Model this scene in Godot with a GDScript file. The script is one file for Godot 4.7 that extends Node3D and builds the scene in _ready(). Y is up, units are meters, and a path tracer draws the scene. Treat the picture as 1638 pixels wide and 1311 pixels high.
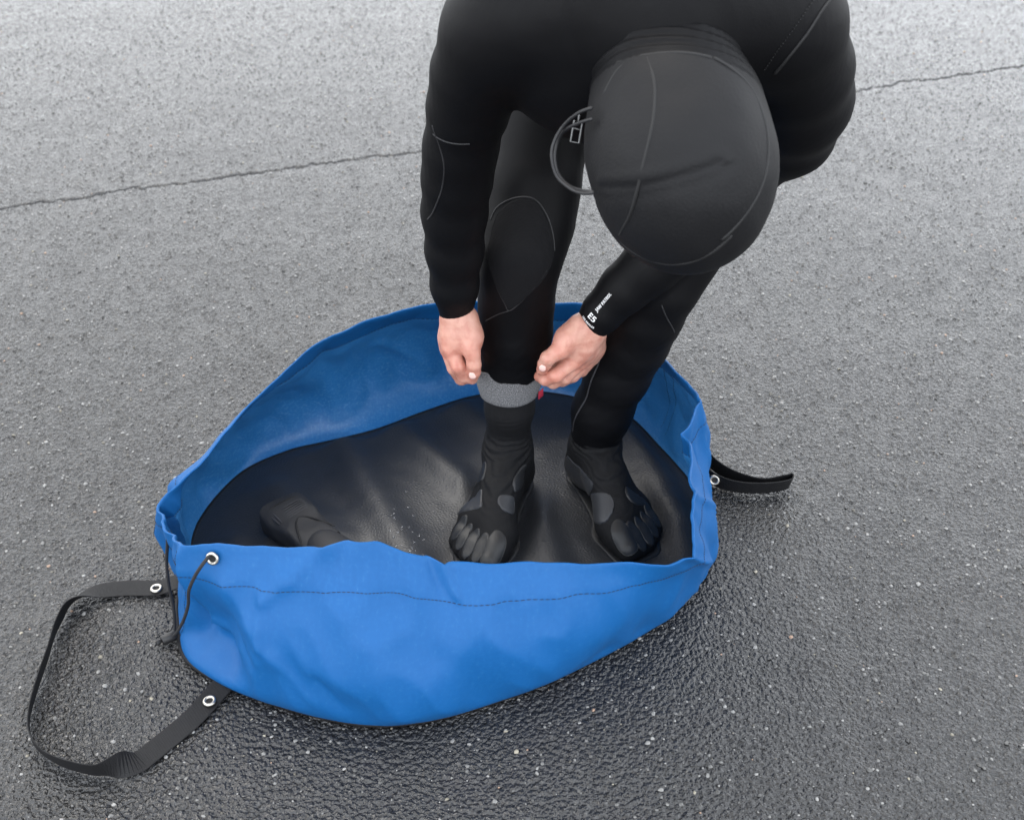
extends Node3D
# A person in a black wetsuit stands in a blue changing bag on damp asphalt and turns down the lining of one leg.

var rng := RandomNumberGenerator.new()
var M := {}


# ------------------------------------------------------------------ smooth solids, meshed as surface nets
class Field:
	var ops := []
	var cuts := []
	var cell := 0.01
	var lo := Vector3.ZERO
	var nx := 0
	var ny := 0
	var nz := 0
	var v := PackedFloat32Array()
	var shrink := 0.0

	func chain(pts: Array, k: float, g: int) -> void:
		for i in pts.size() - 1:
			var a: Vector4 = pts[i]
			var b: Vector4 = pts[i + 1]
			ops.append([0, Vector3(a.x, a.y, a.z), Vector3(b.x, b.y, b.z), a.w, b.w, k, g])

	func ell(c: Vector3, r: Vector3, b: Basis, k: float, g: int) -> void:
		ops.append([1, c, r, b, 0.0, k, g])

	func cut(c: Vector3, n: Vector3, r: float) -> void:
		cuts.append([c, n.normalized(), r])

	func box_of(o: Array) -> AABB:
		if o[0] == 0:
			var b := AABB(o[1], Vector3.ZERO).expand(o[2])
			return b.grow(maxf(o[3], o[4]) + o[5] + cell * 3.0)
		var c: Vector3 = o[1]
		var r: Vector3 = o[2]
		var m: float = maxf(r.x, maxf(r.y, r.z)) + o[5] * 0.5 + cell * 3.0
		return AABB(c - Vector3.ONE * m, Vector3.ONE * m * 2.0)

	func fill(size: float) -> Field:
		cell = size
		var all := box_of(ops[0])
		for o in ops:
			all = all.merge(box_of(o))
		lo = all.position
		nx = int(all.size.x / cell) + 2
		ny = int(all.size.y / cell) + 2
		nz = int(all.size.z / cell) + 2
		var grids := {}
		for o in ops:
			var g: int = o[6]
			if not grids.has(g):
				var fresh := PackedFloat32Array()
				fresh.resize(nx * ny * nz)
				fresh.fill(1.0)
				grids[g] = fresh
			var arr: PackedFloat32Array = grids[g]
			grids[g] = PackedFloat32Array()
			var b := box_of(o)
			var i0 := maxi(0, int((b.position.x - lo.x) / cell))
			var j0 := maxi(0, int((b.position.y - lo.y) / cell))
			var k0 := maxi(0, int((b.position.z - lo.z) / cell))
			var i1 := mini(nx - 1, int((b.end.x - lo.x) / cell))
			var j1 := mini(ny - 1, int((b.end.y - lo.y) / cell))
			var k1 := mini(nz - 1, int((b.end.z - lo.z) / cell))
			var kk: float = o[5]
			if o[0] == 0:
				var a: Vector3 = o[1]
				var ba: Vector3 = o[2] - a
				var inv := 1.0 / maxf(ba.length_squared(), 1e-12)
				var ra: float = o[3] - shrink
				var dr: float = o[4] - o[3]
				for k in range(k0, k1 + 1):
					for j in range(j0, j1 + 1):
						var at := (k * ny + j) * nx + i0
						var pa := Vector3(lo.x + i0 * cell, lo.y + j * cell, lo.z + k * cell) - a
						for i in range(i0, i1 + 1):
							var t := clampf(pa.dot(ba) * inv, 0.0, 1.0)
							var d := (pa - ba * t).length() - ra - dr * t
							var old := arr[at]
							var hh := kk - absf(old - d)
							if hh > 0.0:
								arr[at] = minf(old, d) - hh * hh / kk * 0.25
							elif d < old:
								arr[at] = d
							at += 1
							pa.x += cell
			else:
				var c: Vector3 = o[1]
				var r: Vector3 = o[2] - Vector3.ONE * shrink
				var bt: Basis = (o[3] as Basis).transposed()
				var ir := Vector3.ONE / r
				for k in range(k0, k1 + 1):
					for j in range(j0, j1 + 1):
						var at := (k * ny + j) * nx + i0
						for i in range(i0, i1 + 1):
							var q: Vector3 = bt * (Vector3(lo.x + i * cell, lo.y + j * cell, lo.z + k * cell) - c) * ir
							var q0 := q.length()
							var d: float = q0 * (q0 - 1.0) / ((q * ir).length() + 1e-9)
							var old := arr[at]
							var hh := kk - absf(old - d)
							if hh > 0.0:
								arr[at] = minf(old, d) - hh * hh / kk * 0.25
							elif d < old:
								arr[at] = d
							at += 1
			grids[g] = arr
		v = grids[grids.keys()[0]]
		for n in range(1, grids.size()):
			var w: PackedFloat32Array = grids[grids.keys()[n]]
			for i in v.size():
				var hh := 0.012 - absf(v[i] - w[i])
				if hh > 0.0:
					v[i] = minf(v[i], w[i]) - hh * hh / 0.012 * 0.25
				elif w[i] < v[i]:
					v[i] = w[i]
		for c in cuts:
			var p0: Vector3 = c[0]
			var n: Vector3 = c[1]
			var rr: float = c[2]
			var a0 := (p0 - Vector3.ONE * (rr + cell * 2) - lo) / cell
			var a1 := (p0 + Vector3.ONE * (rr + cell * 2) - lo) / cell
			for k in range(maxi(0, int(a0.z)), mini(nz, int(a1.z) + 1)):
				for j in range(maxi(0, int(a0.y)), mini(ny, int(a1.y) + 1)):
					for i in range(maxi(0, int(a0.x)), mini(nx, int(a1.x) + 1)):
						var q := lo + Vector3(i, j, k) * cell - p0
						var sd := maxf(-q.dot(n), q.length() - rr)
						var at := (k * ny + j) * nx + i
						v[at] = maxf(v[at], -sd)
		return self

	func carve(c: Vector3, r: float) -> void:
		for k in nz:
			for j in ny:
				for i in nx:
					var at := (k * ny + j) * nx + i
					v[at] = maxf(v[at], r - (lo + Vector3(i, j, k) * cell - c).length())

	func at(p: Vector3) -> float:
		var q := (p - lo) / cell
		var i := clampi(int(q.x), 0, nx - 2)
		var j := clampi(int(q.y), 0, ny - 2)
		var k := clampi(int(q.z), 0, nz - 2)
		var fx := q.x - i
		var fy := q.y - j
		var fz := q.z - k
		var o := (k * ny + j) * nx + i
		var y1 := nx
		var z1 := nx * ny
		return lerpf(lerpf(lerpf(v[o], v[o + 1], fx), lerpf(v[o + y1], v[o + y1 + 1], fx), fy), lerpf(lerpf(v[o + z1], v[o + z1 + 1], fx), lerpf(v[o + z1 + y1], v[o + z1 + y1 + 1], fx), fy), fz)

	func grad(p: Vector3) -> Vector3:
		var e := cell * 0.9
		return Vector3(at(p + Vector3(e, 0, 0)) - at(p - Vector3(e, 0, 0)), at(p + Vector3(0, e, 0)) - at(p - Vector3(0, e, 0)), at(p + Vector3(0, 0, e)) - at(p - Vector3(0, 0, e))).normalized()

	func snap(p: Vector3) -> Vector3:
		for i in 5:
			p -= grad(p) * clampf(at(p), -0.01, 0.01) * 0.9
		return p

	# points, normals and indices of the surface, added to three arrays
	func net(pts: PackedVector3Array, nor: PackedVector3Array, idx: PackedInt32Array) -> Array:
		var cells := PackedInt32Array()
		cells.resize(nx * ny * nz)
		cells.fill(-1)
		var off := [0, 1, nx, nx + 1, nx * ny, nx * ny + 1, nx * ny + nx, nx * ny + nx + 1]
		var pos := [Vector3(0, 0, 0), Vector3(1, 0, 0), Vector3(0, 1, 0), Vector3(1, 1, 0), Vector3(0, 0, 1), Vector3(1, 0, 1), Vector3(0, 1, 1), Vector3(1, 1, 1)]
		var edges := [[0, 1], [2, 3], [4, 5], [6, 7], [0, 2], [1, 3], [4, 6], [5, 7], [0, 4], [1, 5], [2, 6], [3, 7]]
		var used := PackedInt32Array()
		var far := cell * 3.0
		for k in nz - 1:
			for j in ny - 1:
				var o := (k * ny + j) * nx
				for i in nx - 1:
					if absf(v[o]) < far:
						var n := 0
						for c in 8:
							if v[o + off[c]] < 0.0:
								n += 1
						if n > 0 and n < 8:
							var s := Vector3.ZERO
							var m := 0
							for e in edges:
								var a: float = v[o + off[e[0]]]
								var b: float = v[o + off[e[1]]]
								if (a < 0.0) != (b < 0.0):
									s += (pos[e[0]] as Vector3).lerp(pos[e[1]], a / (a - b))
									m += 1
							cells[o] = pts.size()
							used.append(o)
							var p := lo + (Vector3(i, j, k) + s / m) * cell
							pts.append(p)
							nor.append(grad(p))
					o += 1
		var sx := 1
		var sy := nx
		var sz := nx * ny
		for o in used:
			var inside := v[o] < 0.0
			for axis in 3:
				var step: int = [sx, sy, sz][axis]
				if (v[o + step] < 0.0) == inside:
					continue
				var u: int = [sy, sz, sx][axis]
				var w: int = [sz, sx, sy][axis]
				if o - u - w < 0:
					continue
				var a := cells[o]
				var b := cells[o - u]
				var c := cells[o - u - w]
				var d := cells[o - w]
				if a < 0 or b < 0 or c < 0 or d < 0:
					continue
				if inside:
					idx.append_array([a, d, c, a, c, b])
				else:
					idx.append_array([a, b, c, a, c, d])
		return [pts, nor, idx]

	func mesh() -> ArrayMesh:
		return Field.pack(net(PackedVector3Array(), PackedVector3Array(), PackedInt32Array()))

	static func pack(s: Array) -> ArrayMesh:
		var arr := []
		arr.resize(Mesh.ARRAY_MAX)
		arr[Mesh.ARRAY_VERTEX] = s[0]
		arr[Mesh.ARRAY_NORMAL] = s[1]
		arr[Mesh.ARRAY_INDEX] = s[2]
		var m := ArrayMesh.new()
		m.add_surface_from_arrays(Mesh.PRIMITIVE_TRIANGLES, arr)
		return m


# ------------------------------------------------------------------ helpers
func obj(called: String, mesh: Mesh, mat: Material, parent: Node = self) -> MeshInstance3D:
	var o := MeshInstance3D.new()
	o.name = called
	o.mesh = mesh
	o.material_override = mat
	parent.add_child(o, true)
	return o


func thing(called: String, label: String, category: String) -> Node3D:
	var o := Node3D.new()
	o.name = called
	add_child(o, true)
	o.set_meta("label", label)
	o.set_meta("category", category)
	return o


func spline(p: Array, per: int, closed := false) -> Array:
	var out := []
	var n := p.size()
	var spans := n if closed else n - 1
	for i in spans:
		var a = p[(i - 1 + n) % n] if closed else p[maxi(i - 1, 0)]
		var b = p[i]
		var c = p[(i + 1) % n]
		var d = p[(i + 2) % n] if closed else p[mini(i + 2, n - 1)]
		for s in per:
			out.append(b.cubic_interpolate(c, a, d, float(s) / per))
	if not closed:
		out.append(p[n - 1])
	return out


func smooth_normals(pts: PackedVector3Array, idx: PackedInt32Array) -> PackedVector3Array:
	var nor := PackedVector3Array()
	nor.resize(pts.size())
	for t in range(0, idx.size(), 3):
		var n := (pts[idx[t + 2]] - pts[idx[t]]).cross(pts[idx[t + 1]] - pts[idx[t]])
		for c in 3:
			nor[idx[t + c]] += n
	for i in nor.size():
		nor[i] = nor[i].normalized()
	return nor


func pack_smooth(pts: PackedVector3Array, idx: PackedInt32Array) -> ArrayMesh:
	return Field.pack([pts, smooth_normals(pts, idx), idx])


# a grid of points, columns along u, rows along v; front is where u x v points away from
func sheet(rows: Array, wrap_u := false) -> Array:
	var pts := PackedVector3Array()
	var idx := PackedInt32Array()
	var w: int = rows[0].size()
	for r in rows:
		for p in r:
			pts.append(p)
	for j in rows.size() - 1:
		for i in w if wrap_u else w - 1:
			var a := j * w + i
			var b := j * w + (i + 1) % w
			var c := b + w
			var d := a + w
			idx.append_array([a, b, c, a, c, d])
	return [pts, idx]


func tube(path: Array, r: float, sides := 8, closed := false, st: SurfaceTool = null) -> ArrayMesh:
	var pts := PackedVector3Array()
	var idx := PackedInt32Array()
	var n := path.size()
	var up := Vector3.ZERO
	for i in n:
		var a: Vector3 = path[(i - 1 + n) % n] if closed else path[maxi(i - 1, 0)]
		var b: Vector3 = path[(i + 1) % n] if closed else path[mini(i + 1, n - 1)]
		var t := (b - a).normalized()
		if up == Vector3.ZERO:
			up = t.cross(Vector3(0.31, 0.77, 0.55)).normalized()
		up = (up - t * up.dot(t)).normalized()
		var s := t.cross(up)
		var rr := r if closed or (i > 0 and i < n - 1) else r * 0.5
		for k in sides:
			var f := TAU * k / sides
			pts.append(path[i] + (up * cos(f) + s * sin(f)) * rr)
	for i in n if closed else n - 1:
		for k in sides:
			var a := i * sides + k
			var b := i * sides + (k + 1) % sides
			var c := ((i + 1) % n) * sides + (k + 1) % sides
			var d := ((i + 1) % n) * sides + k
			idx.append_array([a, d, c, a, c, b])
	if not closed:
		for k in range(1, sides - 1):
			idx.append_array([0, k, k + 1])
			var e := (n - 1) * sides
			idx.append_array([e, e + k + 1, e + k])
	var m := pack_smooth(pts, idx)
	if st:
		st.append_from(m, 0, Transform3D())
	return m


# a webbing band: path, half width along side[i], thickness along the normal
func ribbon(path: Array, side: Array, half: float, thick: float) -> ArrayMesh:
	var pts := PackedVector3Array()
	var idx := PackedInt32Array()
	var n := path.size()
	for i in n:
		var t: Vector3 = (path[mini(i + 1, n - 1)] - path[maxi(i - 1, 0)]).normalized()
		var s: Vector3 = side[i]
		s = (s - t * s.dot(t)).normalized()
		var q := t.cross(s)
		var sec := [[-1, -0.6], [-0.93, -1], [0.93, -1], [1, -0.6], [1, 0.6], [0.93, 1], [-0.93, 1], [-1, 0.6]]
		for c in sec:
			pts.append(path[i] + s * half * c[0] + q * thick * 0.5 * c[1])
	for i in n - 1:
		for k in 8:
			var a := i * 8 + k
			var b := i * 8 + (k + 1) % 8
			idx.append_array([a, b + 8, b, a, a + 8, b + 8])
	for k in range(1, 7):
		idx.append_array([0, k, k + 1])
		var e := (n - 1) * 8
		idx.append_array([e, e + k + 1, e + k])
	var st := SurfaceTool.new()
	st.begin(Mesh.PRIMITIVE_TRIANGLES)
	for t in range(0, idx.size(), 3):
		for c in 3:
			st.set_smooth_group(-1)
			st.add_vertex(pts[idx[t + c]])
	st.generate_normals()
	return st.commit()


func torus(c: Vector3, axis: Vector3, big: float, small: float) -> ArrayMesh:
	var a := axis.normalized()
	var x := a.cross(Vector3(0.3, 0.5, 0.8)).normalized()
	var y := a.cross(x)
	var ring := []
	for i in 28:
		ring.append(c + (x * cos(TAU * i / 28) + y * sin(TAU * i / 28)) * big)
	return tube(ring, small, 10, true)


# a raised or printed piece that lies on a field: outline in the world, thickness
func patch(f: Field, outline: Array, thick: float, grid := 0.004) -> ArrayMesh:
	var c := Vector3.ZERO
	var n := Vector3.ZERO
	for p in outline:
		c += p
		n += f.grad(p)
	c /= outline.size()
	n = n.normalized()
	var ex := n.cross(Vector3(0.2, 0.9, 0.3)).normalized()
	var ey := n.cross(ex)
	var flat := PackedVector2Array()
	for p in spline(outline, 6, true):
		flat.append(Vector2((p - c).dot(ex), (p - c).dot(ey)))
	var rings := [flat]
	for inset in [0.0012, 0.003]:
		var o := Geometry2D.offset_polygon(flat, -inset, Geometry2D.JOIN_ROUND)
		if o.size():
			rings.append(o[0])
	var all := PackedVector2Array()
	var high := PackedFloat32Array()
	for i in rings.size():
		for p in rings[i]:
			all.append(p)
			high.append([-0.0006, thick * 0.8, thick][i])
	var box := Rect2(flat[0], Vector2.ZERO)
	for p in flat:
		box = box.expand(p)
	var y := box.position.y
	var odd := 0
	while y < box.end.y:
		var x := box.position.x + (grid * 0.5 if odd % 2 else 0.0)
		while x < box.end.x:
			if Geometry2D.is_point_in_polygon(Vector2(x, y), rings[rings.size() - 1]):
				all.append(Vector2(x, y) + Vector2(rng.randf() - 0.5, rng.randf() - 0.5) * grid * 0.2)
				high.append(thick)
			x += grid
		y += grid
		odd += 1
	var tri := Geometry2D.triangulate_delaunay(all)
	var pts := PackedVector3Array()
	for i in all.size():
		var p := f.snap(c + ex * all[i].x + ey * all[i].y)
		pts.append(p + f.grad(p) * high[i])
	var idx := PackedInt32Array()
	for t in range(0, tri.size(), 3):
		var m := (all[tri[t]] + all[tri[t + 1]] + all[tri[t + 2]]) / 3.0
		if Geometry2D.is_point_in_polygon(m, flat):
			var fn := (pts[tri[t + 2]] - pts[tri[t]]).cross(pts[tri[t + 1]] - pts[tri[t]])
			if fn.dot(n) > 0.0:
				idx.append_array([tri[t], tri[t + 1], tri[t + 2]])
			else:
				idx.append_array([tri[t], tri[t + 2], tri[t + 1]])
	return pack_smooth(pts, idx)


func on_field(f: Field, pts: Array, per: int, lift: float) -> Array:
	var out := []
	for p in spline(pts, per):
		var q := f.snap(p)
		out.append(q + f.grad(q) * lift)
	return out


# printed letters wrapped onto a field
func lettering(f: Field, text: String, at: Vector3, along: Vector3, size: float, bold := true) -> ArrayMesh:
	var tm := TextMesh.new()
	var font := SystemFont.new()
	font.font_names = PackedStringArray(["Droid Sans"])
	font.font_weight = 700 if bold else 400
	font.font_italic = true
	tm.font = font
	tm.text = text
	tm.font_size = 32
	tm.pixel_size = size / 32.0
	tm.depth = 0.0005
	var a := tm.get_mesh_arrays() if tm is PrimitiveMesh else []
	var n := f.grad(f.snap(at))
	var ex := (along - n * along.dot(n)).normalized()
	var ey := n.cross(ex)
	var pts: PackedVector3Array = a[Mesh.ARRAY_VERTEX]
	var out := PackedVector3Array()
	for p in pts:
		var q := f.snap(at + ex * p.x + ey * p.y)
		out.append(q + f.grad(q) * (0.0006 + p.z))
	var idx: PackedInt32Array = a[Mesh.ARRAY_INDEX]
	return pack_smooth(out, idx)


func lin(r: float, g: float, b: float) -> Color:
	return Color(r, g, b).linear_to_srgb()


func mat(called: String, c: Color, rough: float) -> StandardMaterial3D:
	var m := StandardMaterial3D.new()
	m.resource_name = called
	m.albedo_color = c
	m.roughness = rough
	M[called] = m
	return m


func noise_tex(size: int, freq: float, kind: int, octaves: int, sd: int, ramp: Gradient = null, cell_return := -1) -> NoiseTexture2D:
	var n := FastNoiseLite.new()
	n.noise_type = kind
	n.frequency = freq
	n.seed = sd
	n.fractal_octaves = octaves
	if octaves == 1:
		n.fractal_type = FastNoiseLite.FRACTAL_NONE
	if cell_return >= 0:
		n.cellular_return_type = cell_return
	var t := NoiseTexture2D.new()
	t.width = size
	t.height = size
	t.seamless = true
	t.seamless_blend_skirt = 0.12
	t.noise = n
	if ramp:
		t.color_ramp = ramp
	return t


func ramp(stops: Array) -> Gradient:
	var g := Gradient.new()
	var off := PackedFloat32Array()
	var col := PackedColorArray()
	for s in stops:
		off.append(s[0])
		col.append(s[1])
	g.offsets = off
	g.colors = col
	return g


func relief(m: StandardMaterial3D, t: Texture2D, scale: float, high: float) -> void:
	m.uv1_triplanar = true
	m.uv1_world_triplanar = true
	m.uv1_scale = Vector3.ONE * scale
	m.heightmap_enabled = true
	m.heightmap_texture = t
	m.heightmap_scale = high


# woven cloth: a plain weave drawn as height
func weave(n: int, threads: int) -> ImageTexture:
	var im := Image.create(n, n, false, Image.FORMAT_RGB8)
	var w := n / threads
	for y in n:
		for x in n:
			var over := (x / w + y / w) % 2 == 0
			var a := sin(PI * fmod(x + 0.5, w) / w)
			var b := sin(PI * fmod(y + 0.5, w) / w)
			var h := (0.55 + 0.45 * a) * b if over else (0.55 + 0.45 * b) * a
			im.set_pixel(x, y, Color(h, h, h))
	return ImageTexture.create_from_image(im)


# small ribs along one direction, as of knitted jersey
func ribs(n: int, count: int) -> ImageTexture:
	var im := Image.create(n, n, false, Image.FORMAT_RGB8)
	for y in n:
		for x in n:
			var h := 0.5 + 0.5 * sin(TAU * count * (y + 2.0 * sin(TAU * x * 6.0 / n)) / n)
			h = 0.7 * h + 0.3 * (0.5 + 0.5 * sin(TAU * count * x / n))
			im.set_pixel(x, y, Color(h, h, h))
	return ImageTexture.create_from_image(im)


func _ready() -> void:
	rng.seed = 7
	# ---------------- camera, sky, sun, exposure
	var cam := Camera3D.new()
	cam.name = "camera"
	cam.position = Vector3(0, 1.18, 0)
	cam.rotation_degrees = Vector3(-35, 0, 0)
	cam.keep_aspect = Camera3D.KEEP_HEIGHT
	cam.fov = 41.07
	cam.far = 900.0
	var lens := CameraAttributesPhysical.new()
	lens.frustum_focal_length = 32.04
	lens.frustum_focus_distance = 1.45
	lens.frustum_far = 900.0
	lens.frustum_near = 0.05
	lens.exposure_aperture = 6.3
	cam.attributes = lens
	add_child(cam)

	var env := Environment.new()
	env.background_mode = Environment.BG_SKY
	var sky := Sky.new()
	var air := ProceduralSkyMaterial.new()
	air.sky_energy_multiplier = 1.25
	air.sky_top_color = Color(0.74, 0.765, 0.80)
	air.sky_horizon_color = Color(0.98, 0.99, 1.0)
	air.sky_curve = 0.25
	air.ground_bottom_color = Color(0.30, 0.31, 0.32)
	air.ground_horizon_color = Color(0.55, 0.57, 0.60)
	var cover := noise_tex(512, 0.006, FastNoiseLite.TYPE_SIMPLEX_SMOOTH, 4, 11, ramp([[0.0, Color(1, 1, 1, 0)], [0.55, Color(1, 1, 1, 0.05)], [1.0, Color(0.96, 0.97, 1.0, 0.4)]]))
	air.sky_cover = cover
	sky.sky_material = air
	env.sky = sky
	env.tonemap_mode = Environment.TONE_MAPPER_LINEAR
	env.tonemap_exposure = 2.8
	env.sdfgi_enabled = true
	env.ssao_enabled = true
	env.ssil_enabled = true
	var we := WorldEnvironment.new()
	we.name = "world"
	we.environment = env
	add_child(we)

	var sun := DirectionalLight3D.new()
	sun.name = "overcast_sun"
	sun.light_energy = 0.3
	sun.light_color = Color(1.0, 0.985, 0.965)
	sun.light_angular_distance = 40.0
	sun.shadow_enabled = true
	sun.rotation_degrees = Vector3(-62, -150, 0)
	add_child(sun)

	materials()
	road()
	bag()
	person()
	glove()


func materials() -> void:
	var fine := noise_tex(512, 0.05, FastNoiseLite.TYPE_SIMPLEX_SMOOTH, 3, 3)
	var rib := ribs(512, 64)
	var m := mat("neoprene", lin(0.0030, 0.0030, 0.0037), 0.58)
	m.metallic_specular = 0.26
	relief(m, fine, 12.0, 0.012)
	m = mat("neoprene_hood", lin(0.0052, 0.0052, 0.0061), 0.66)
	m.metallic_specular = 0.36
	relief(m, fine, 9.0, 0.03)
	m = mat("glove_neoprene", lin(0.016, 0.016, 0.018), 0.66)
	relief(m, fine, 9.0, 0.03)
	m = mat("knee_knit", lin(0.0042, 0.0042, 0.0052), 0.75)
	m.metallic_specular = 0.3
	relief(m, rib, 10.0, 0.06)
	m = mat("seam", lin(0.010, 0.010, 0.0115), 0.6)
	m = mat("dark_seam", lin(0.004, 0.004, 0.0045), 0.7)
	m = mat("grey_seam", lin(0.032, 0.032, 0.036), 0.6)
	m = mat("boot_neoprene", lin(0.0055, 0.0055, 0.0062), 0.75)
	m.metallic_specular = 0.35
	relief(m, rib, 8.0, 0.04)
	m = mat("rubber", lin(0.010, 0.0105, 0.0115), 0.5)
	relief(m, fine, 14.0, 0.02)
	m = mat("rubber_worn", lin(0.026, 0.027, 0.030), 0.48)
	relief(m, fine, 14.0, 0.02)
	m = mat("sole_rubber", lin(0.012, 0.012, 0.013), 0.5)
	m = mat("lining", lin(0.19, 0.195, 0.20), 0.95)
	m.albedo_color = Color.WHITE
	m.albedo_texture = noise_tex(512, 0.16, FastNoiseLite.TYPE_SIMPLEX_SMOOTH, 2, 21, ramp([[0.25, lin(0.06, 0.06, 0.064)], [0.5, lin(0.11, 0.11, 0.114)], [0.62, lin(0.14, 0.14, 0.144)], [0.8, lin(0.26, 0.26, 0.26)]]))
	relief(m, noise_tex(512, 0.12, FastNoiseLite.TYPE_SIMPLEX_SMOOTH, 2, 22), 5.0, 0.12)
	m = mat("red_cloth", lin(0.30, 0.01, 0.03), 0.7)
	m = mat("print_white", lin(0.7, 0.7, 0.7), 0.6)
	m = mat("print_grey", lin(0.35, 0.35, 0.36), 0.6)
	m = mat("steel", lin(0.46, 0.44, 0.40), 0.36)
	m.metallic = 1.0
	m = mat("dark_metal", lin(0.14, 0.14, 0.14), 0.45)
	m.metallic = 0.8
	m = mat("skin", Color.WHITE, 0.45)
	m.albedo_texture = noise_tex(512, 0.012, FastNoiseLite.TYPE_SIMPLEX_SMOOTH, 4, 31, ramp([[0.25, lin(0.40, 0.175, 0.13)], [0.5, lin(0.47, 0.235, 0.178)], [0.75, lin(0.51, 0.28, 0.215)]]))
	m.vertex_color_use_as_albedo = true
	m.subsurf_scatter_enabled = true
	m.subsurf_scatter_strength = 0.06
	relief(m, noise_tex(512, 0.07, FastNoiseLite.TYPE_CELLULAR, 2, 33), 9.0, 0.03)
	m = mat("nail", lin(0.80, 0.52, 0.46), 0.25)
	m = mat("eye_white", lin(0.7, 0.68, 0.66), 0.2)
	m = mat("iris", lin(0.06, 0.05, 0.04), 0.2)
	m = mat("cord", lin(0.010, 0.010, 0.012), 0.7)
	relief(m, weave(256, 16), 40.0, 0.08)
	m = mat("webbing", lin(0.008, 0.008, 0.009), 0.6)
	m.metallic_specular = 0.35
	relief(m, weave(256, 32), 16.0, 0.05)
	m = mat("thread", lin(0.012, 0.014, 0.03), 0.7)
	# blue coated nylon: faint scuffs and a fine weave
	m = mat("blue_nylon", Color.WHITE, 0.52)
	m.albedo_texture = noise_tex(1024, 0.008, FastNoiseLite.TYPE_SIMPLEX_SMOOTH, 5, 41, ramp([[0.0, lin(0.003, 0.074, 0.235)], [0.6, lin(0.0035, 0.080, 0.25)], [0.78, lin(0.006, 0.086, 0.257)], [0.95, lin(0.018, 0.105, 0.265)]]))
	m.metallic_specular = 0.36
	relief(m, weave(512, 64), 14.0, 0.012)
	# its scuffed coated inside, painted paler to stand in for light in the bag
	m = mat("blue_coating_lightened", Color.WHITE, 0.40)
	m.albedo_texture = noise_tex(1024, 0.011, FastNoiseLite.TYPE_SIMPLEX_SMOOTH, 5, 43, ramp([[0.0, lin(0.012, 0.125, 0.345)], [0.55, lin(0.018, 0.148, 0.385)], [0.72, lin(0.04, 0.18, 0.41)], [0.9, lin(0.09, 0.23, 0.44)]]))
	m.metallic_specular = 0.5
	relief(m, weave(512, 64), 14.0, 0.012)
	m = mat("vinyl", lin(0.017, 0.018, 0.021), 0.48)
	m.metallic_specular = 0.55
	var leather := noise_tex(1024, 0.045, FastNoiseLite.TYPE_CELLULAR, 1, 51, null, FastNoiseLite.RETURN_DISTANCE2_SUB)
	relief(m, leather, 4.2, 0.06)
	m = mat("water", Color(1, 1, 1, 0.06), 0.02)
	m.refraction_enabled = true
	m.refraction_scale = 0.033
	# asphalt: bitumen film between the stones, damp
	m = mat("asphalt", Color.WHITE, 0.25)
	m.albedo_texture = noise_tex(1024, 0.09, FastNoiseLite.TYPE_SIMPLEX_SMOOTH, 4, 61, ramp([[0.0, lin(0.008, 0.008, 0.0083)], [0.5, lin(0.018, 0.018, 0.0186)], [0.8, lin(0.040, 0.040, 0.041)], [1.0, lin(0.11, 0.11, 0.11)]]))
	m.metallic_specular = 0.5
	var cells := noise_tex(2048, 0.062, FastNoiseLite.TYPE_CELLULAR, 2, 62, ramp([[0.0, Color(1, 1, 1)], [0.35, Color(0.82, 0.82, 0.82)], [0.75, Color(0.2, 0.2, 0.2)], [1.0, Color(0, 0, 0)]]), FastNoiseLite.RETURN_DISTANCE)
	cells.noise.domain_warp_enabled = true
	cells.noise.domain_warp_amplitude = 9.0
	cells.noise.domain_warp_frequency = 0.05
	relief(m, cells, 1.25, 0.38)
	var bumps := noise_tex(1024, 0.05, FastNoiseLite.TYPE_SIMPLEX_SMOOTH, 4, 63)
	bumps.as_normal_map = true
	bumps.bump_strength = 3.0
	m.normal_enabled = true
	m.normal_texture = bumps
	m.normal_scale = 0.6
	var rough_tex := m.heightmap_texture
	var film := m.albedo_texture
	m = mat("asphalt_far", Color.WHITE, 0.5)
	m.albedo_texture = film
	relief(m, rough_tex, 1.25, 0.5)
	m = mat("stone", Color.WHITE, 0.27)
	m.vertex_color_use_as_albedo = true
	m.metallic_specular = 0.5
	relief(m, fine, 12.0, 0.06)
	m = mat("crack", lin(0.01, 0.01, 0.01), 0.9)


# ------------------------------------------------------------------ ground
var lumps := FastNoiseLite.new()
var grit := FastNoiseLite.new()
var swell := FastNoiseLite.new()
var crack_z := PackedFloat32Array()


func asphalt_height(x: float, z: float) -> float:
	var c := lumps.get_noise_2d(x, z)
	var h := 0.0010 * (1.0 - smoothstep(-1.0, -0.10, c)) + 0.0016 * grit.get_noise_2d(x, z)
	h *= 0.75 + 0.7 * swell.get_noise_2d(x * 9.0, z * 9.0)
	h += 0.0022 * swell.get_noise_2d(x, z)
	var k := clampf((x + 4.0) / 8.0, 0.0, 1.0) * (crack_z.size() - 1)
	var i := mini(int(k), crack_z.size() - 2)
	var d := absf(z - lerpf(crack_z[i], crack_z[i + 1], k - i) - 0.014 * swell.get_noise_2d(x * 14.0, 3.0))
	if d < 0.03:
		var w := 0.0032 + 0.0028 * swell.get_noise_2d(x * 6.0, 9.0)
		h -= 0.016 * exp(-pow(d / maxf(w, 0.002), 2.0))
	return h


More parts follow.
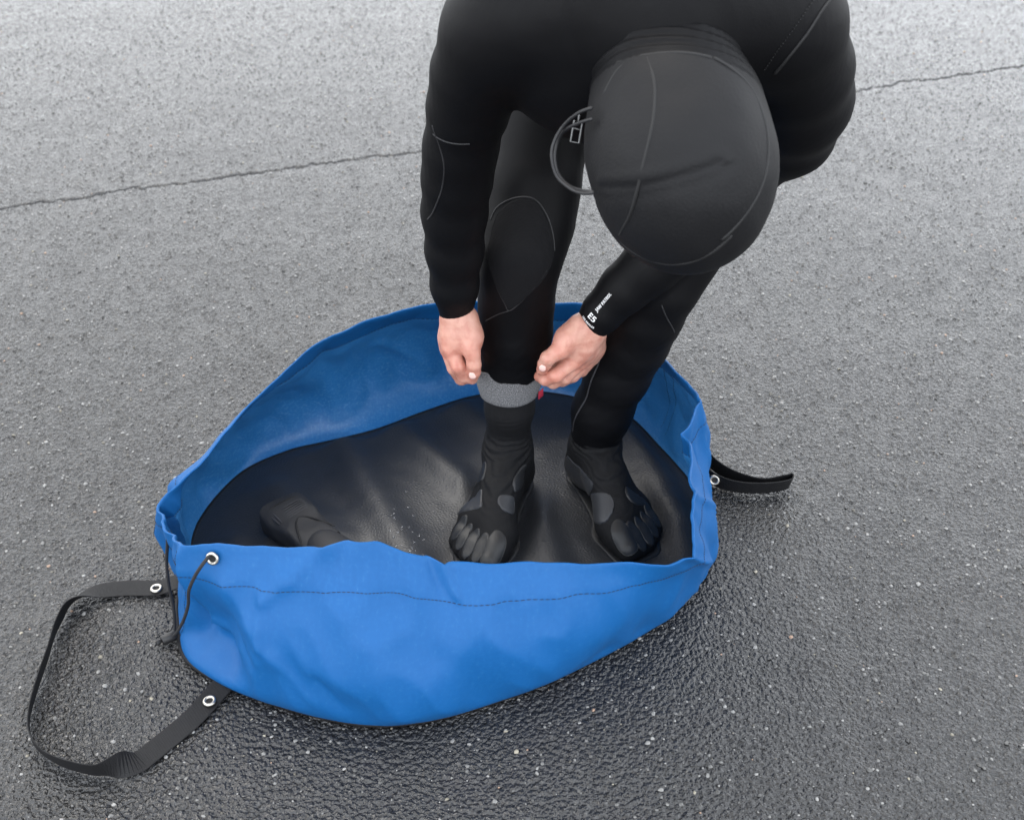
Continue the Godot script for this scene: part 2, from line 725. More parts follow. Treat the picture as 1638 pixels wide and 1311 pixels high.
func road() -> void:
	lumps.noise_type = FastNoiseLite.TYPE_CELLULAR
	lumps.cellular_return_type = FastNoiseLite.RETURN_DISTANCE
	lumps.cellular_jitter = 1.0
	lumps.frequency = 90.0
	lumps.fractal_type = FastNoiseLite.FRACTAL_NONE
	lumps.seed = 71
	grit.noise_type = FastNoiseLite.TYPE_SIMPLEX_SMOOTH
	grit.frequency = 110.0
	grit.fractal_octaves = 2
	grit.seed = 72
	swell.noise_type = FastNoiseLite.TYPE_SIMPLEX_SMOOTH
	swell.frequency = 2.2
	swell.fractal_octaves = 3
	swell.seed = 73
	var line: Array = [Vector2(-1.307, -2.582), Vector2(-1.222, -2.613), Vector2(-1.119, -2.644), Vector2(-1.020, -2.695), Vector2(-0.999, -2.708), Vector2(-0.881, -2.732), Vector2(-0.768, -2.786), Vector2(-0.680, -2.816), Vector2(-0.551, -2.864), Vector2(-0.452, -2.900), Vector2(-0.247, -2.964), Vector2(-0.106, -3.021), Vector2(0.841, -3.345), Vector2(1.130, -3.479), Vector2(1.299, -3.571), Vector2(1.410, -3.596), Vector2(1.554, -3.654), Vector2(1.748, -3.734)]
	for i in 801:
		var x := -4.0 + i * 0.01
		var z: float = line[0].y + (x - line[0].x) * -0.36 if x < line[0].x else line[-1].y + (x - line[-1].x) * -0.39
		for k in line.size() - 1:
			if x >= line[k].x and x < line[k + 1].x:
				z = lerpf(line[k].y, line[k + 1].y, (x - line[k].x) / (line[k + 1].x - line[k].x))
		crack_z.append(z + 0.004 * sin(x * 37.0) + 0.003 * sin(x * 83.0))
	# the wide sheet, to the horizon; the worn surface lies on it where it can be seen closely
	var st := SurfaceTool.new()
	st.begin(Mesh.PRIMITIVE_TRIANGLES)
	for c in [Vector3(-400, -0.010, 400), Vector3(-400, -0.010, -400), Vector3(400, -0.010, -400), Vector3(-400, -0.010, 400), Vector3(400, -0.010, -400), Vector3(400, -0.010, 400)]:
		st.add_vertex(c)
	st.generate_normals()
	var g := obj("road", st.commit(), M["asphalt_far"])
	g.set_meta("kind", "structure")
	g.set_meta("label", "damp dark grey asphalt with pale specks and a fine crack running across")
	# finer steps near by, wider ones far away
	var zs := PackedFloat32Array()
	var z := -0.50
	while z > -6.2:
		zs.append(z)
		z += z * 0.0021
	var w := 920
	var pts := PackedVector3Array()
	pts.resize(zs.size() * w)
	var n := 0
	for zz in zs:
		var half := (-zz * 0.819 + 0.68) * 0.49 + 0.40
		for i in w:
			var x := half * (2.0 * i / (w - 1) - 1.0)
			pts[n] = Vector3(x, asphalt_height(x, zz), zz)
			n += 1
	var idx := PackedInt32Array()
	idx.resize((zs.size() - 1) * (w - 1) * 6)
	n = 0
	for j in zs.size() - 1:
		for i in w - 1:
			var a := j * w + i
			idx[n] = a
			idx[n + 1] = a + w
			idx[n + 2] = a + w + 1
			idx[n + 3] = a
			idx[n + 4] = a + w + 1
			idx[n + 5] = a + 1
			n += 6
	var nor := PackedVector3Array()
	nor.resize(pts.size())
	for j in zs.size():
		for i in w:
			var a := j * w + i
			var du := pts[a + (1 if i < w - 1 else 0)] - pts[a - (1 if i > 0 else 0)]
			var dv := pts[a + (w if j < zs.size() - 1 else 0)] - pts[a - (w if j > 0 else 0)]
			nor[a] = du.cross(dv).normalized()
	var top := obj("surface", Field.pack([pts, nor, idx]), M["asphalt"], g)
	top.set_meta("kind", "structure")
	# chips of aggregate that show through the bitumen
	var kinds := []
	for k in 4:
		var sp := PackedVector3Array()
		var si := PackedInt32Array()
		var ring := 7
		sp.append(Vector3(0, 0.85 + 0.2 * rng.randf(), 0))
		for level in 2:
			for i in ring:
				var a := TAU * (i + 0.5 * level + 0.5 * rng.randf()) / ring
				var rr := (0.62 if level == 0 else 1.0) * (0.75 + 0.5 * rng.randf())
				sp.append(Vector3(cos(a) * rr, (0.72 if level == 0 else -0.4) + 0.25 * (rng.randf() - 0.5) * (1 - level), sin(a) * rr))
		for i in ring:
			var m := (i + 1) % ring
			si.append_array([0, 1 + i, 1 + m])
			si.append_array([1 + i, 1 + ring + i, 1 + m, 1 + m, 1 + ring + i, 1 + ring + m])
		kinds.append(pack_smooth(sp, si))
	for k in 4:
		var mm := MultiMesh.new()
		mm.transform_format = MultiMesh.TRANSFORM_3D
		mm.use_colors = true
		mm.mesh = kinds[k]
		mm.instance_count = 17000
		for i in mm.instance_count:
			var zz := -0.55 - 5.3 * pow(rng.randf(), 0.75)
			var half := (-zz * 0.819 + 0.68) * 0.49 + 0.25
			var x := rng.randf_range(-half, half)
			var r := 0.0011 + 0.0026 * pow(rng.randf(), 2.2)
			if rng.randf() > 0.98:
				r *= 1.35
			var h := r * (0.25 + 0.4 * rng.randf())
			var b := Basis(Vector3.RIGHT, (rng.randf() - 0.5) * 0.9) * Basis(Vector3.BACK, (rng.randf() - 0.5) * 0.9) * Basis(Vector3.UP, rng.randf() * TAU) * Basis.from_scale(Vector3(r, h, r * (0.6 + 0.7 * rng.randf())))
			mm.set_instance_transform(i, Transform3D(b, Vector3(x, asphalt_height(x, zz) + h * 0.1, zz)))
			var f := rng.randf()
			var q := 0.04 + 0.21 * pow(rng.randf(), 2.2)
			var c := Color(q, q * 0.985, q * 0.95)
			if f > 0.985:
				c = Color(0.26, 0.17, 0.12)
			elif f > 0.93:
				c = Color(q * 1.1, q, q * 0.78)
			mm.set_instance_color(i, c)
		var o := MultiMeshInstance3D.new()
		o.name = "aggregate"
		o.multimesh = mm
		o.material_override = M["stone"]
		o.set_meta("kind", "stuff")
		g.add_child(o, true)


# ------------------------------------------------------------------ the bag
var bag_base := []
var bag_rim := []
var bag_mid := []
const PER := 14
const ROWS := 34


func crease(s: float, t: float) -> float:
	# folds of the cloth: [station0, height0, station1, height1, width, push outward]
	var n := float(bag_base.size()) / PER
	var d := -0.050 * smoothstep(0.02, 0.20, t) * smoothstep(0.84, 0.24, t) * smoothstep(24.36, 24.62 + (1.0 - t) * 0.9, s) * smoothstep(26.4, 25.7, s)
	for c in [[26.0, 0.95, 25.5, 0.30, 0.14, 0.010], [24.30, 0.78, 24.28, 0.45, 0.08, 0.007], [23.45, 1.0, 24.25, 0.74, 0.10, 0.007], [23.1, 1.0, 23.3, 0.85, 0.10, -0.005], [21.15, 1.0, 21.05, 0.84, 0.07, 0.008], [21.4, 1.0, 21.3, 0.86, 0.08, -0.006], [25.7, 0.33, 24.9, 0.30, 0.10, 0.007], [24.9, 0.46, 24.5, 0.30, 0.09, -0.006], [24.1, 0.40, 23.6, 0.16, 0.10, 0.005], [23.5, 0.30, 23.2, 0.14, 0.08, -0.005], [25.9, 0.35, 25.0, 0.15, 0.25, -0.006], [23.0, 0.65, 22.2, 0.2, 0.35, 0.007], [22.4, 1.0, 21.6, 0.45, 0.30, -0.008], [20.5, 0.9, 20.0, 0.3, 0.6, 0.006], [18.6, 0.8, 18.9, 0.1, 0.35, -0.007], [23.9, 0.3, 22.8, 0.1, 0.3, -0.006], [17.0, 1.0, 16.4, 0.2, 0.12, 0.007], [15.9, 0.95, 16.1, 0.3, 0.25, -0.006], [15.3, 1.0, 14.9, 0.3, 0.10, 0.006], [13.05, 1.0, 13.3, 0.3, 0.10, 0.007], [13.95, 1.0, 13.95, 0.6, 0.12, -0.014], [5.6, 0.55, 6.4, 0.20, 0.16, -0.010], [6.1, 0.75, 7.0, 0.30, 0.3, 0.010], [3.2, 0.7, 4.4, 0.3, 0.35, -0.010], [1.0, 0.7, 1.6, 0.1, 0.3, 0.010], [0.3, 0.9, 0.5, 0.2, 0.16, -0.004], [26.8, 1.0, 26.9, 0.3, 0.16, -0.006], [10.4, 0.9, 10.2, 0.2, 0.2, -0.008], [11.4, 0.9, 11.5, 0.2, 0.2, 0.008]]:
		var a := Vector2(c[0], c[1] * 3.0)
		var b := Vector2(c[2], c[3] * 3.0)
		for wrap in [0.0, -n, n]:
			var p := Vector2(s + wrap, t * 3.0)
			if absf(p.x - a.x) > 2.5 and absf(p.x - b.x) > 2.5:
				continue
			var q := Geometry2D.get_closest_point_to_segment(p, a, b)
			var e: float = p.distance_to(q) / c[4]
			if e < 3.5:
				d += c[5] * exp(-e * e * 0.8) if c[4] > 0.2 else c[5] * maxf(0.0, 1.0 - 0.4 * e) ** 2
	return d


var fold := FastNoiseLite.new()
var crisp := FastNoiseLite.new()


func wall(i: int, t: float, off: float) -> Vector3:
	var n := bag_base.size()
	i = posmod(i, n)
	var a: Vector3 = bag_base[i]
	var r: Vector3 = bag_rim[i]
	var tang: Vector3 = bag_base[(i + 3) % n] - bag_base[(i - 3 + n) % n]
	var out := Vector3.UP.cross(tang).normalized()
	var p := a.lerp(r, t)
	p.y += 0.03 * sin(PI * t) * (1.0 - t)
	var s := float(i) / PER
	var end := minf(absf(s - 27.2), absf(s + 0.8))
	p += out * sin(PI * pow(t, 0.75)) * lerpf(-0.016, lerpf(0.028, 0.006, smoothstep(12.0, 13.0, s) * smoothstep(18.5, 17.0, s)), smoothstep(0.6, 2.2, end))
	p += out * sin(PI * pow(t, 0.55)) * 0.035 * smoothstep(1.5, 3.0, s) * smoothstep(8.5, 7.0, s)
	var edge := smoothstep(0.0, 0.12, t)
	p += out * crease(s, t) * edge
	p += out * (fold.get_noise_3d(p.x * 9.0, p.y * 6.0, p.z * 9.0) * 0.012 + crisp.get_noise_3d(p.x, p.y * 0.6 + p.x * 0.35, p.z) * 0.0095 * smoothstep(1.0, 0.78, t)) * edge
	# gathers along the hem
	if t > 0.78:
		p += out * fold.get_noise_2d(s * 2.2, 4.0) * 0.005 * smoothstep(0.78, 1.0, t)
		p.y += fold.get_noise_2d(s * 1.5, 9.0) * 0.006 * smoothstep(0.9, 1.0, t)
	if t > 0.80:
		off *= 1.0 + 0.6 * smoothstep(0.80, 0.815, t)
	return p + out * off


func bag() -> void:
	var t := thing("changing_bag", "blue nylon drawstring changing bag with black floor, spread open around the person's feet", "bag")
	fold.noise_type = FastNoiseLite.TYPE_SIMPLEX_SMOOTH
	fold.seed = 5
	fold.frequency = 0.35
	fold.fractal_octaves = 3
	crisp.noise_type = FastNoiseLite.TYPE_SIMPLEX_SMOOTH
	crisp.seed = 15
	crisp.frequency = 6.2
	crisp.fractal_type = FastNoiseLite.FRACTAL_RIDGED
	crisp.fractal_octaves = 2
	var base: Array = [Vector3(-0.505, 0, -1.250), Vector3(-0.510, 0, -1.360), Vector3(-0.470, 0, -1.480), Vector3(-0.400, 0, -1.545), Vector3(-0.330, 0, -1.575), Vector3(-0.250, 0, -1.610), Vector3(-0.160, 0, -1.670), Vector3(-0.070, 0, -1.720), Vector3(0.030, 0, -1.735), Vector3(0.120, 0, -1.715), Vector3(0.210, 0, -1.660), Vector3(0.262, 0, -1.560), Vector3(0.300, 0, -1.470), Vector3(0.308, 0, -1.420), Vector3(0.318, 0, -1.370), Vector3(0.318, 0, -1.320), Vector3(0.308, 0, -1.265), Vector3(0.277, 0, -1.210), Vector3(0.215, 0, -1.140), Vector3(0.130, 0, -1.075), Vector3(0.040, 0, -1.020), Vector3(-0.060, 0, -0.975), Vector3(-0.130, 0, -0.955), Vector3(-0.200, 0, -0.952), Vector3(-0.290, 0, -0.975), Vector3(-0.380, 0, -1.012), Vector3(-0.460, 0, -1.065), Vector3(-0.495, 0, -1.150), Vector3(-0.502, 0, -1.200)]
	var rim: Array = [Vector3(-0.494, 0.200, -1.171), Vector3(-0.461, 0.215, -1.221), Vector3(-0.416, 0.235, -1.295), Vector3(-0.365, 0.250, -1.405), Vector3(-0.308, 0.255, -1.516), Vector3(-0.249, 0.255, -1.576), Vector3(-0.169, 0.255, -1.622), Vector3(-0.080, 0.250, -1.650), Vector3(0.023, 0.245, -1.659), Vector3(0.126, 0.240, -1.657), Vector3(0.199, 0.240, -1.571), Vector3(0.245, 0.245, -1.472), Vector3(0.270, 0.250, -1.401), Vector3(0.282, 0.250, -1.354), Vector3(0.259, 0.235, -1.282), Vector3(0.255, 0.225, -1.193), Vector3(0.248, 0.210, -1.118), Vector3(0.240, 0.190, -1.073), Vector3(0.198, 0.185, -1.063), Vector3(0.132, 0.190, -1.061), Vector3(0.025, 0.205, -1.051), Vector3(-0.079, 0.220, -1.039), Vector3(-0.142, 0.240, -1.033), Vector3(-0.200, 0.255, -1.031), Vector3(-0.284, 0.245, -1.038), Vector3(-0.363, 0.235, -1.045), Vector3(-0.425, 0.225, -1.057), Vector3(-0.463, 0.205, -1.104), Vector3(-0.479, 0.202, -1.140)]
	bag_base = spline(base, PER, true)
	bag_rim = spline(rim, PER, true)
	var n := bag_base.size()
	# wall: outer skin, over the hem, down the inner skin
	var rows := []
	for j in ROWS + 1:
		var r := []
		for i in n:
			r.append(wall(i, float(j) / ROWS, 0.0012) + Vector3(0, 0.004 if j == 0 else 0.0, 0))
		rows.append(r)
	var top := []
	for i in n:
		top.append(wall(i, 1.0, 0.0) + Vector3(0, 0.0018, 0))
	rows.append(top)
	# the hem is turned in, so the outer cloth shows inside down to the seam
	for j in range(ROWS, int(ROWS * 0.79), -1):
		var r := []
		for i in n:
			r.append(wall(i, float(j) / ROWS, -0.0016))
		rows.append(r)
	var s := sheet(rows, true)
	obj("wall", pack_smooth(s[0], s[1]), M["blue_nylon"], t)
	rows = []
	for j in range(int(ROWS * 0.79) + 1, -1, -1):
		var r := []
		for i in n:
			r.append(wall(i, float(j) / ROWS, -0.0011) + Vector3(0, 0.004 if j == 0 else 0.0, 0))
		rows.append(r)
	s = sheet(rows, true)
	obj("wall_inside", pack_smooth(s[0], s[1]), M["blue_coating_lightened"], t)
	# stitching of the hem, inside and outside, as single stitches joined into one part
	var st := SurfaceTool.new()
	st.begin(Mesh.PRIMITIVE_TRIANGLES)
	for side in [0.0022, -0.0024]:
		var line := []
		for i in n:
			line.append(wall(i, 0.795, side))
		var fine := spline(line, 4, true)
		for i in range(0, fine.size() - 3, 4):
			tube([fine[i], fine[i + 1], fine[i + 2], fine[i + 3]], 0.00042, 4, false, st)
	for k in [26.35, 10.75, 10.95]:
		for j in range(3, ROWS - 2):
			var i := int(k * PER)
			for side in [0.0014, -0.0014]:
				tube([wall(i, float(j) / ROWS, side), wall(i, (j + 0.4) / ROWS, side), wall(i, (j + 0.75) / ROWS, side)], 0.00042, 4, false, st)
	var stitches := obj("stitching", st.commit(), M["thread"], t)
	stitches.set_meta("kind", "stuff")
	# welt between wall and floor
	var ring := []
	for i in n:
		ring.append(bag_base[i] + Vector3(0, 0.005, 0))
	obj("welt", tube(ring, 0.0042, 8, true), M["webbing"], t)
	# floor
	var fr := []
	var c := Vector3(-0.08, 0, -1.34)
	for j in 61:
		var r := []
		for i in n:
			var p: Vector3 = c.lerp(bag_base[i], j / 60.0)
			p.y = floor_height(p) * smoothstep(1.0, 0.9, j / 60.0) + 0.008
			r.append(p)
		fr.append(r)
	var f := sheet(fr, true)
	var fp: PackedVector3Array = f[0]
	var fi: PackedInt32Array = f[1]
	fi.reverse()
	obj("floor", pack_smooth(fp, fi), M["vinyl"], t)
	# beads of water on the floor
	var drop := SphereMesh.new()
	drop.radius = 1.0
	drop.height = 2.0
	drop.radial_segments = 12
	drop.rings = 6
	var mm := MultiMesh.new()
	mm.transform_format = MultiMesh.TRANSFORM_3D
	mm.mesh = drop
	mm.instance_count = 46
	for i in 46:
		var p := Vector3(-0.165 + rng.randfn(0.0, 0.018), 0, -1.30 + rng.randfn(0.0, 0.05))
		if i > 38:
			p = Vector3(rng.randf_range(-0.4, 0.2), 0, rng.randf_range(-1.5, -1.15))
		p.y = floor_height(p) + 0.0085
		var r := rng.randf_range(0.0010, 0.0021)
		mm.set_instance_transform(i, Transform3D(Basis.from_scale(Vector3(r, r * 0.5, r)), p))
	var drops := MultiMeshInstance3D.new()
	drops.name = "water_drops"
	drops.multimesh = mm
	drops.material_override = M["water"]
	drops.set_meta("kind", "stuff")
	t.add_child(drops, true)
	# carrying straps
	var sl: Array = spline([Vector3(-0.493, 0.020, -1.216), Vector3(-0.516, 0.012, -1.210), Vector3(-0.540, 0.006, -1.206), Vector3(-0.588, 0.005, -1.206), Vector3(-0.630, 0.010, -1.192), Vector3(-0.653, 0.018, -1.160), Vector3(-0.658, 0.020, -1.115), Vector3(-0.652, 0.020, -1.061), Vector3(-0.647, 0.020, -1.005), Vector3(-0.639, 0.018, -0.954), Vector3(-0.621, 0.016, -0.915), Vector3(-0.590, 0.014, -0.888), Vector3(-0.553, 0.012, -0.873), Vector3(-0.517, 0.008, -0.868), Vector3(-0.483, 0.006, -0.887), Vector3(-0.455, 0.005, -0.922), Vector3(-0.427, 0.005, -0.961), Vector3(-0.408, 0.006, -0.998), Vector3(-0.390, 0.010, -1.030)], 10)
	var side := []
	for i in sl.size():
		var u := float(i) / (sl.size() - 1)
		var flat := Vector3(0, 0, 1)
		var tng: Vector3 = (sl[mini(i + 1, sl.size() - 1)] - sl[maxi(i - 1, 0)]).normalized()
		var across := Vector3.UP.cross(tng).normalized()
		var edge := smoothstep(0.20, 0.31, u) * smoothstep(0.80, 0.715, u) * deg_to_rad(lerpf(76.0, 104.0, smoothstep(0.48, 0.62, u)))
		side.append((across * cos(edge) + Vector3.UP * sin(edge)).normalized())
	for i in sl.size():
		var sd: Vector3 = side[i]
		sl[i].y = maxf(sl[i].y, 0.0035 + absf(sd.y) * 0.017)
	var strap := obj("strap", ribbon(sl, side, 0.0165, 0.0018), M["webbing"], t)
	strap.set_meta("label", "wide black webbing strap looped on the asphalt")
	var sr: Array = spline([Vector3(0.338, 0.022, -1.475), Vector3(0.330, 0.024, -1.500), Vector3(0.335, 0.024, -1.535), Vector3(0.346, 0.022, -1.495), Vector3(0.376, 0.020, -1.461), Vector3(0.418, 0.020, -1.441), Vector3(0.456, 0.021, -1.448), Vector3(0.471, 0.022, -1.450), Vector3(0.467, 0.020, -1.439), Vector3(0.437, 0.019, -1.430), Vector3(0.394, 0.019, -1.429), Vector3(0.358, 0.019, -1.440), Vector3(0.332, 0.020, -1.466), Vector3(0.310, 0.020, -1.506)], 8)
	side = []
	for i in sr.size():
		side.append(Vector3(0.05, 1.0, 0.35).normalized())
		sr[i].y = maxf(sr[i].y, 0.02)
	var strap2 := obj("strap", ribbon(sr, side, 0.0165, 0.0018), M["webbing"], t)
	strap2.set_meta("label", "black webbing strap folded double on its edge")
	grommet(Vector3(-0.5385, 0.0080, -1.2011), Vector3(0, 1, 0), strap)
	grommet(Vector3(-0.4093, 0.0080, -0.9860), Vector3(0, 1, 0), strap)
	grommet(Vector3(0.3420, 0.0240, -1.4457), Vector3(-0.2, 0.35, 1.0), strap2)
	var gi := int(25.28 * PER)
	grommet(wall(gi, 0.945, 0.004), Vector3(-0.2, 0.3, 1.0), t)
	# drawstring
	obj("drawstring", tube(spline([Vector3(-0.464, 0.200, -1.114), Vector3(-0.470, 0.175, -1.117), Vector3(-0.482, 0.130, -1.128), Vector3(-0.488, 0.085, -1.131), Vector3(-0.488, 0.045, -1.128), Vector3(-0.489, 0.015, -1.120), Vector3(-0.489, 0.009, -1.106)], 10), 0.0023, 8), M["cord"], t)
	obj("drawstring", tube(spline([Vector3(-0.386, 0.228, -1.035), Vector3(-0.392, 0.226, -1.021), Vector3(-0.403, 0.210, -1.017), Vector3(-0.416, 0.182, -1.019), Vector3(-0.426, 0.145, -1.031), Vector3(-0.446, 0.095, -1.052), Vector3(-0.474, 0.035, -1.088), Vector3(-0.487, 0.012, -1.102)], 10), 0.0023, 8), M["cord"], t)
	var lk := SurfaceTool.new()
	lk.begin(Mesh.PRIMITIVE_TRIANGLES)
	var at: Vector3 = Vector3(-0.4899, 0.0080, -1.1031)
	tube([at + Vector3(-0.013, 0.001, 0.008), at + Vector3(-0.012, 0.001, 0.007), at + Vector3(-0.004, 0.001, 0.002), at + Vector3(0.004, 0.001, -0.004), at + Vector3(0.005, 0.001, -0.0045)], 0.0075, 14, false, lk)
	tube([at + Vector3(-0.019, 0.001, 0.012), at + Vector3(-0.0185, 0.001, 0.0117), at + Vector3(-0.0135, 0.001, 0.0085)], 0.0052, 12, false, lk)
	obj("cord_lock", lk.commit(), M["sole_rubber"], t)


func grommet(at: Vector3, axis: Vector3, parent: Node) -> void:
	var g := obj("grommet", torus(at + axis.normalized() * 0.0016, axis, 0.0068, 0.0024), M["steel"], parent)
	var a := axis.normalized()
	var x := a.cross(Vector3(0.3, 0.5, 0.8)).normalized()
	var y := a.cross(x)
	var pts := PackedVector3Array([at + a * 0.0012])
	var idx := PackedInt32Array()
	for i in 20:
		pts.append(at + a * 0.0012 + (x * cos(TAU * i / 20) + y * sin(TAU * i / 20)) * 0.0065)
	for i in 20:
		idx.append_array([0, 1 + (i + 1) % 20, 1 + i])
	obj("hole", pack_smooth(pts, idx), M["dark_seam"], g)


func floor_height(p: Vector3) -> float:
	var h := 0.0
	# soft folds of the vinyl that run from the back towards the feet
	for c in [[-0.30, -1.55, -0.14, -1.22, 0.035, 0.020], [-0.22, -1.62, -0.06, -1.42, 0.030, 0.016], [-0.40, -1.42, -0.28, -1.30, 0.04, 0.014], [0.02, -1.45, 0.08, -1.18, 0.03, 0.018], [-0.10, -1.68, -0.02, -1.58, 0.03, 0.014], [0.22, -1.6, 0.26, -1.40, 0.03, 0.014], [0.27, -1.35, 0.20, -1.18, 0.03, 0.012], [-0.44, -1.3, -0.42, -1.2, 0.03, 0.012]]:
		var q := Geometry2D.get_closest_point_to_segment(Vector2(p.x, p.z), Vector2(c[0], c[1]), Vector2(c[2], c[3]))
		var e: float = Vector2(p.x, p.z).distance_to(q) / c[4]
		h += c[5] * exp(-e * e)
	h += 0.004 + 0.004 * fold.get_noise_2d(p.x * 14.0, p.z * 14.0)
	# pressed flat under the boots
	for c in [[Vector3(0.0074, 0.0000, -1.4856), Vector3(-0.2557, 0.0000, 0.9668)], [Vector3(0.1195, 0.0000, -1.5087), Vector3(0.3307, 0.0000, 0.9437)]]:
		var a: Vector3 = c[0]
		var b: Vector3 = c[0] + c[1] * 0.25
		var q := Geometry2D.get_closest_point_to_segment(Vector2(p.x, p.z), Vector2(a.x, a.z), Vector2(b.x, b.z))
		h *= smoothstep(0.035, 0.085, Vector2(p.x, p.z).distance_to(q))
	return h


# ------------------------------------------------------------------ the person
func suit_field() -> Field:
	var f := Field.new()
	f.chain([Vector4(-0.0039, 0.2318, -1.4320, 0.0392), Vector4(-0.0019, 0.2587, -1.4300, 0.0408), Vector4(0.0010, 0.2926, -1.4270, 0.0470), Vector4(0.0038, 0.3278, -1.4240, 0.0539), Vector4(0.0065, 0.3851, -1.4180, 0.0527), Vector4(0.0090, 0.4336, -1.4050, 0.0523), Vector4(0.0151, 0.4761, -1.4000, 0.0558), Vector4(0.0239, 0.5126, -1.4250, 0.0620), Vector4(0.0309, 0.5584, -1.4500, 0.0635), Vector4(0.0397, 0.6092, -1.4850, 0.0644), Vector4(0.0646, 0.7152, -1.5400, 0.0742), Vector4(0.1050, 0.8000, -1.5850, 0.0950)], 0.0200, 0)
	f.chain([Vector4(0.1345, 0.0821, -1.4580, 0.0396), Vector4(0.1468, 0.1639, -1.4520, 0.0466), Vector4(0.1670, 0.2428, -1.4420, 0.0491), Vector4(0.1863, 0.3076, -1.4300, 0.0516), Vector4(0.1998, 0.3656, -1.4150, 0.0530), Vector4(0.2176, 0.4241, -1.4000, 0.0524), Vector4(0.2409, 0.4710, -1.4100, 0.0553), Vector4(0.2740, 0.5133, -1.4400, 0.0598), Vector4(0.3079, 0.5554, -1.4750, 0.0645), Vector4(0.3259, 0.6107, -1.5300, 0.0767), Vector4(0.2850, 0.8000, -1.5850, 0.0950)], 0.0200, 0)
	f.chain([Vector4(0.1300, 0.8600, -1.6000, 0.1150), Vector4(0.2700, 0.8600, -1.6000, 0.1150)], 0.0600, 0)
	f.chain([Vector4(0.1950, 0.8800, -1.5600, 0.1200), Vector4(0.1700, 0.9000, -1.4200, 0.1250), Vector4(0.1550, 0.9000, -1.3000, 0.1300)], 0.0800, 0)
	f.ell(Vector3(0.1300, 0.8400, -1.2800), Vector3(0.1750, 0.1500, 0.1800), Basis(Vector3(1.0000, 0.0000, 0.0000), Vector3(0.0000, 1.0000, 0.0000), Vector3(0.0000, 0.0000, 1.0000)), 0.0600, 0)
	f.chain([Vector4(-0.0796, 0.3942, -1.3600, 0.0237), Vector4(-0.0803, 0.4470, -1.3520, 0.0306), Vector4(-0.0782, 0.5047, -1.3430, 0.0365), Vector4(-0.0758, 0.5660, -1.3300, 0.0404), Vector4(-0.0701, 0.6218, -1.3120, 0.0422), Vector4(-0.0634, 0.6702, -1.2950, 0.0433), Vector4(-0.0519, 0.7304, -1.2700, 0.0460), Vector4(-0.0393, 0.7794, -1.2450, 0.0500), Vector4(-0.0199, 0.8254, -1.2200, 0.0550), Vector4(0.0207, 0.8575, -1.2000, 0.0567)], 0.0200, 1)
	f.chain([Vector4(0.1109, 0.3724, -1.3600, 0.0234), Vector4(0.1295, 0.4039, -1.3520, 0.0266), Vector4(0.1581, 0.4432, -1.3500, 0.0323), Vector4(0.1906, 0.4773, -1.3500, 0.0371), Vector4(0.2260, 0.5153, -1.3500, 0.0399), Vector4(0.2756, 0.5743, -1.3550, 0.0416), Vector4(0.3182, 0.6375, -1.3500, 0.0437), Vector4(0.3388, 0.6875, -1.3150, 0.0606), Vector4(0.3319, 0.7412, -1.2650, 0.0648), Vector4(0.3152, 0.7925, -1.2150, 0.0598), Vector4(0.2909, 0.8435, -1.1800, 0.0570), Vector4(0.2536, 0.8719, -1.1700, 0.0558)], 0.0200, 1)
	f.chain([Vector4(0.0207, 0.8575, -1.2000, 0.0650), Vector4(0.1491, 0.8813, -1.1700, 0.0750), Vector4(0.2536, 0.8719, -1.1700, 0.0630)], 0.0600, 1)
	f.chain([Vector4(0.1491, 0.8813, -1.1700, 0.0800), Vector4(0.1550, 0.9000, -1.2800, 0.1200)], 0.0800, 1)
	f.chain([Vector4(0.1511, 0.8719, -1.1700, 0.0700), Vector4(0.1523, 0.8488, -1.1350, 0.0655)], 0.0300, 1)
	f.cut(Vector3(-0.0789, 0.3880, -1.3600), Vector3(-0.0057, -0.9895, -0.1441), 0.0340)
	f.cut(Vector3(0.1092, 0.3693, -1.3600), Vector3(-0.5484, -0.8287, -0.1121), 0.0360)
	f.cut(Vector3(-0.0049, 0.2294, -1.4320), Vector3(0.0000, -1.0000, 0.0000), 0.0900)
	f.cut(Vector3(0.1336, 0.0769, -1.4580), Vector3(-0.1497, -0.9864, -0.0680), 0.0900)
	f.cut(Vector3(0.1515, 0.8559, -1.1500), Vector3(0.0415, -0.6233, 0.7809), 0.0780)
	return f


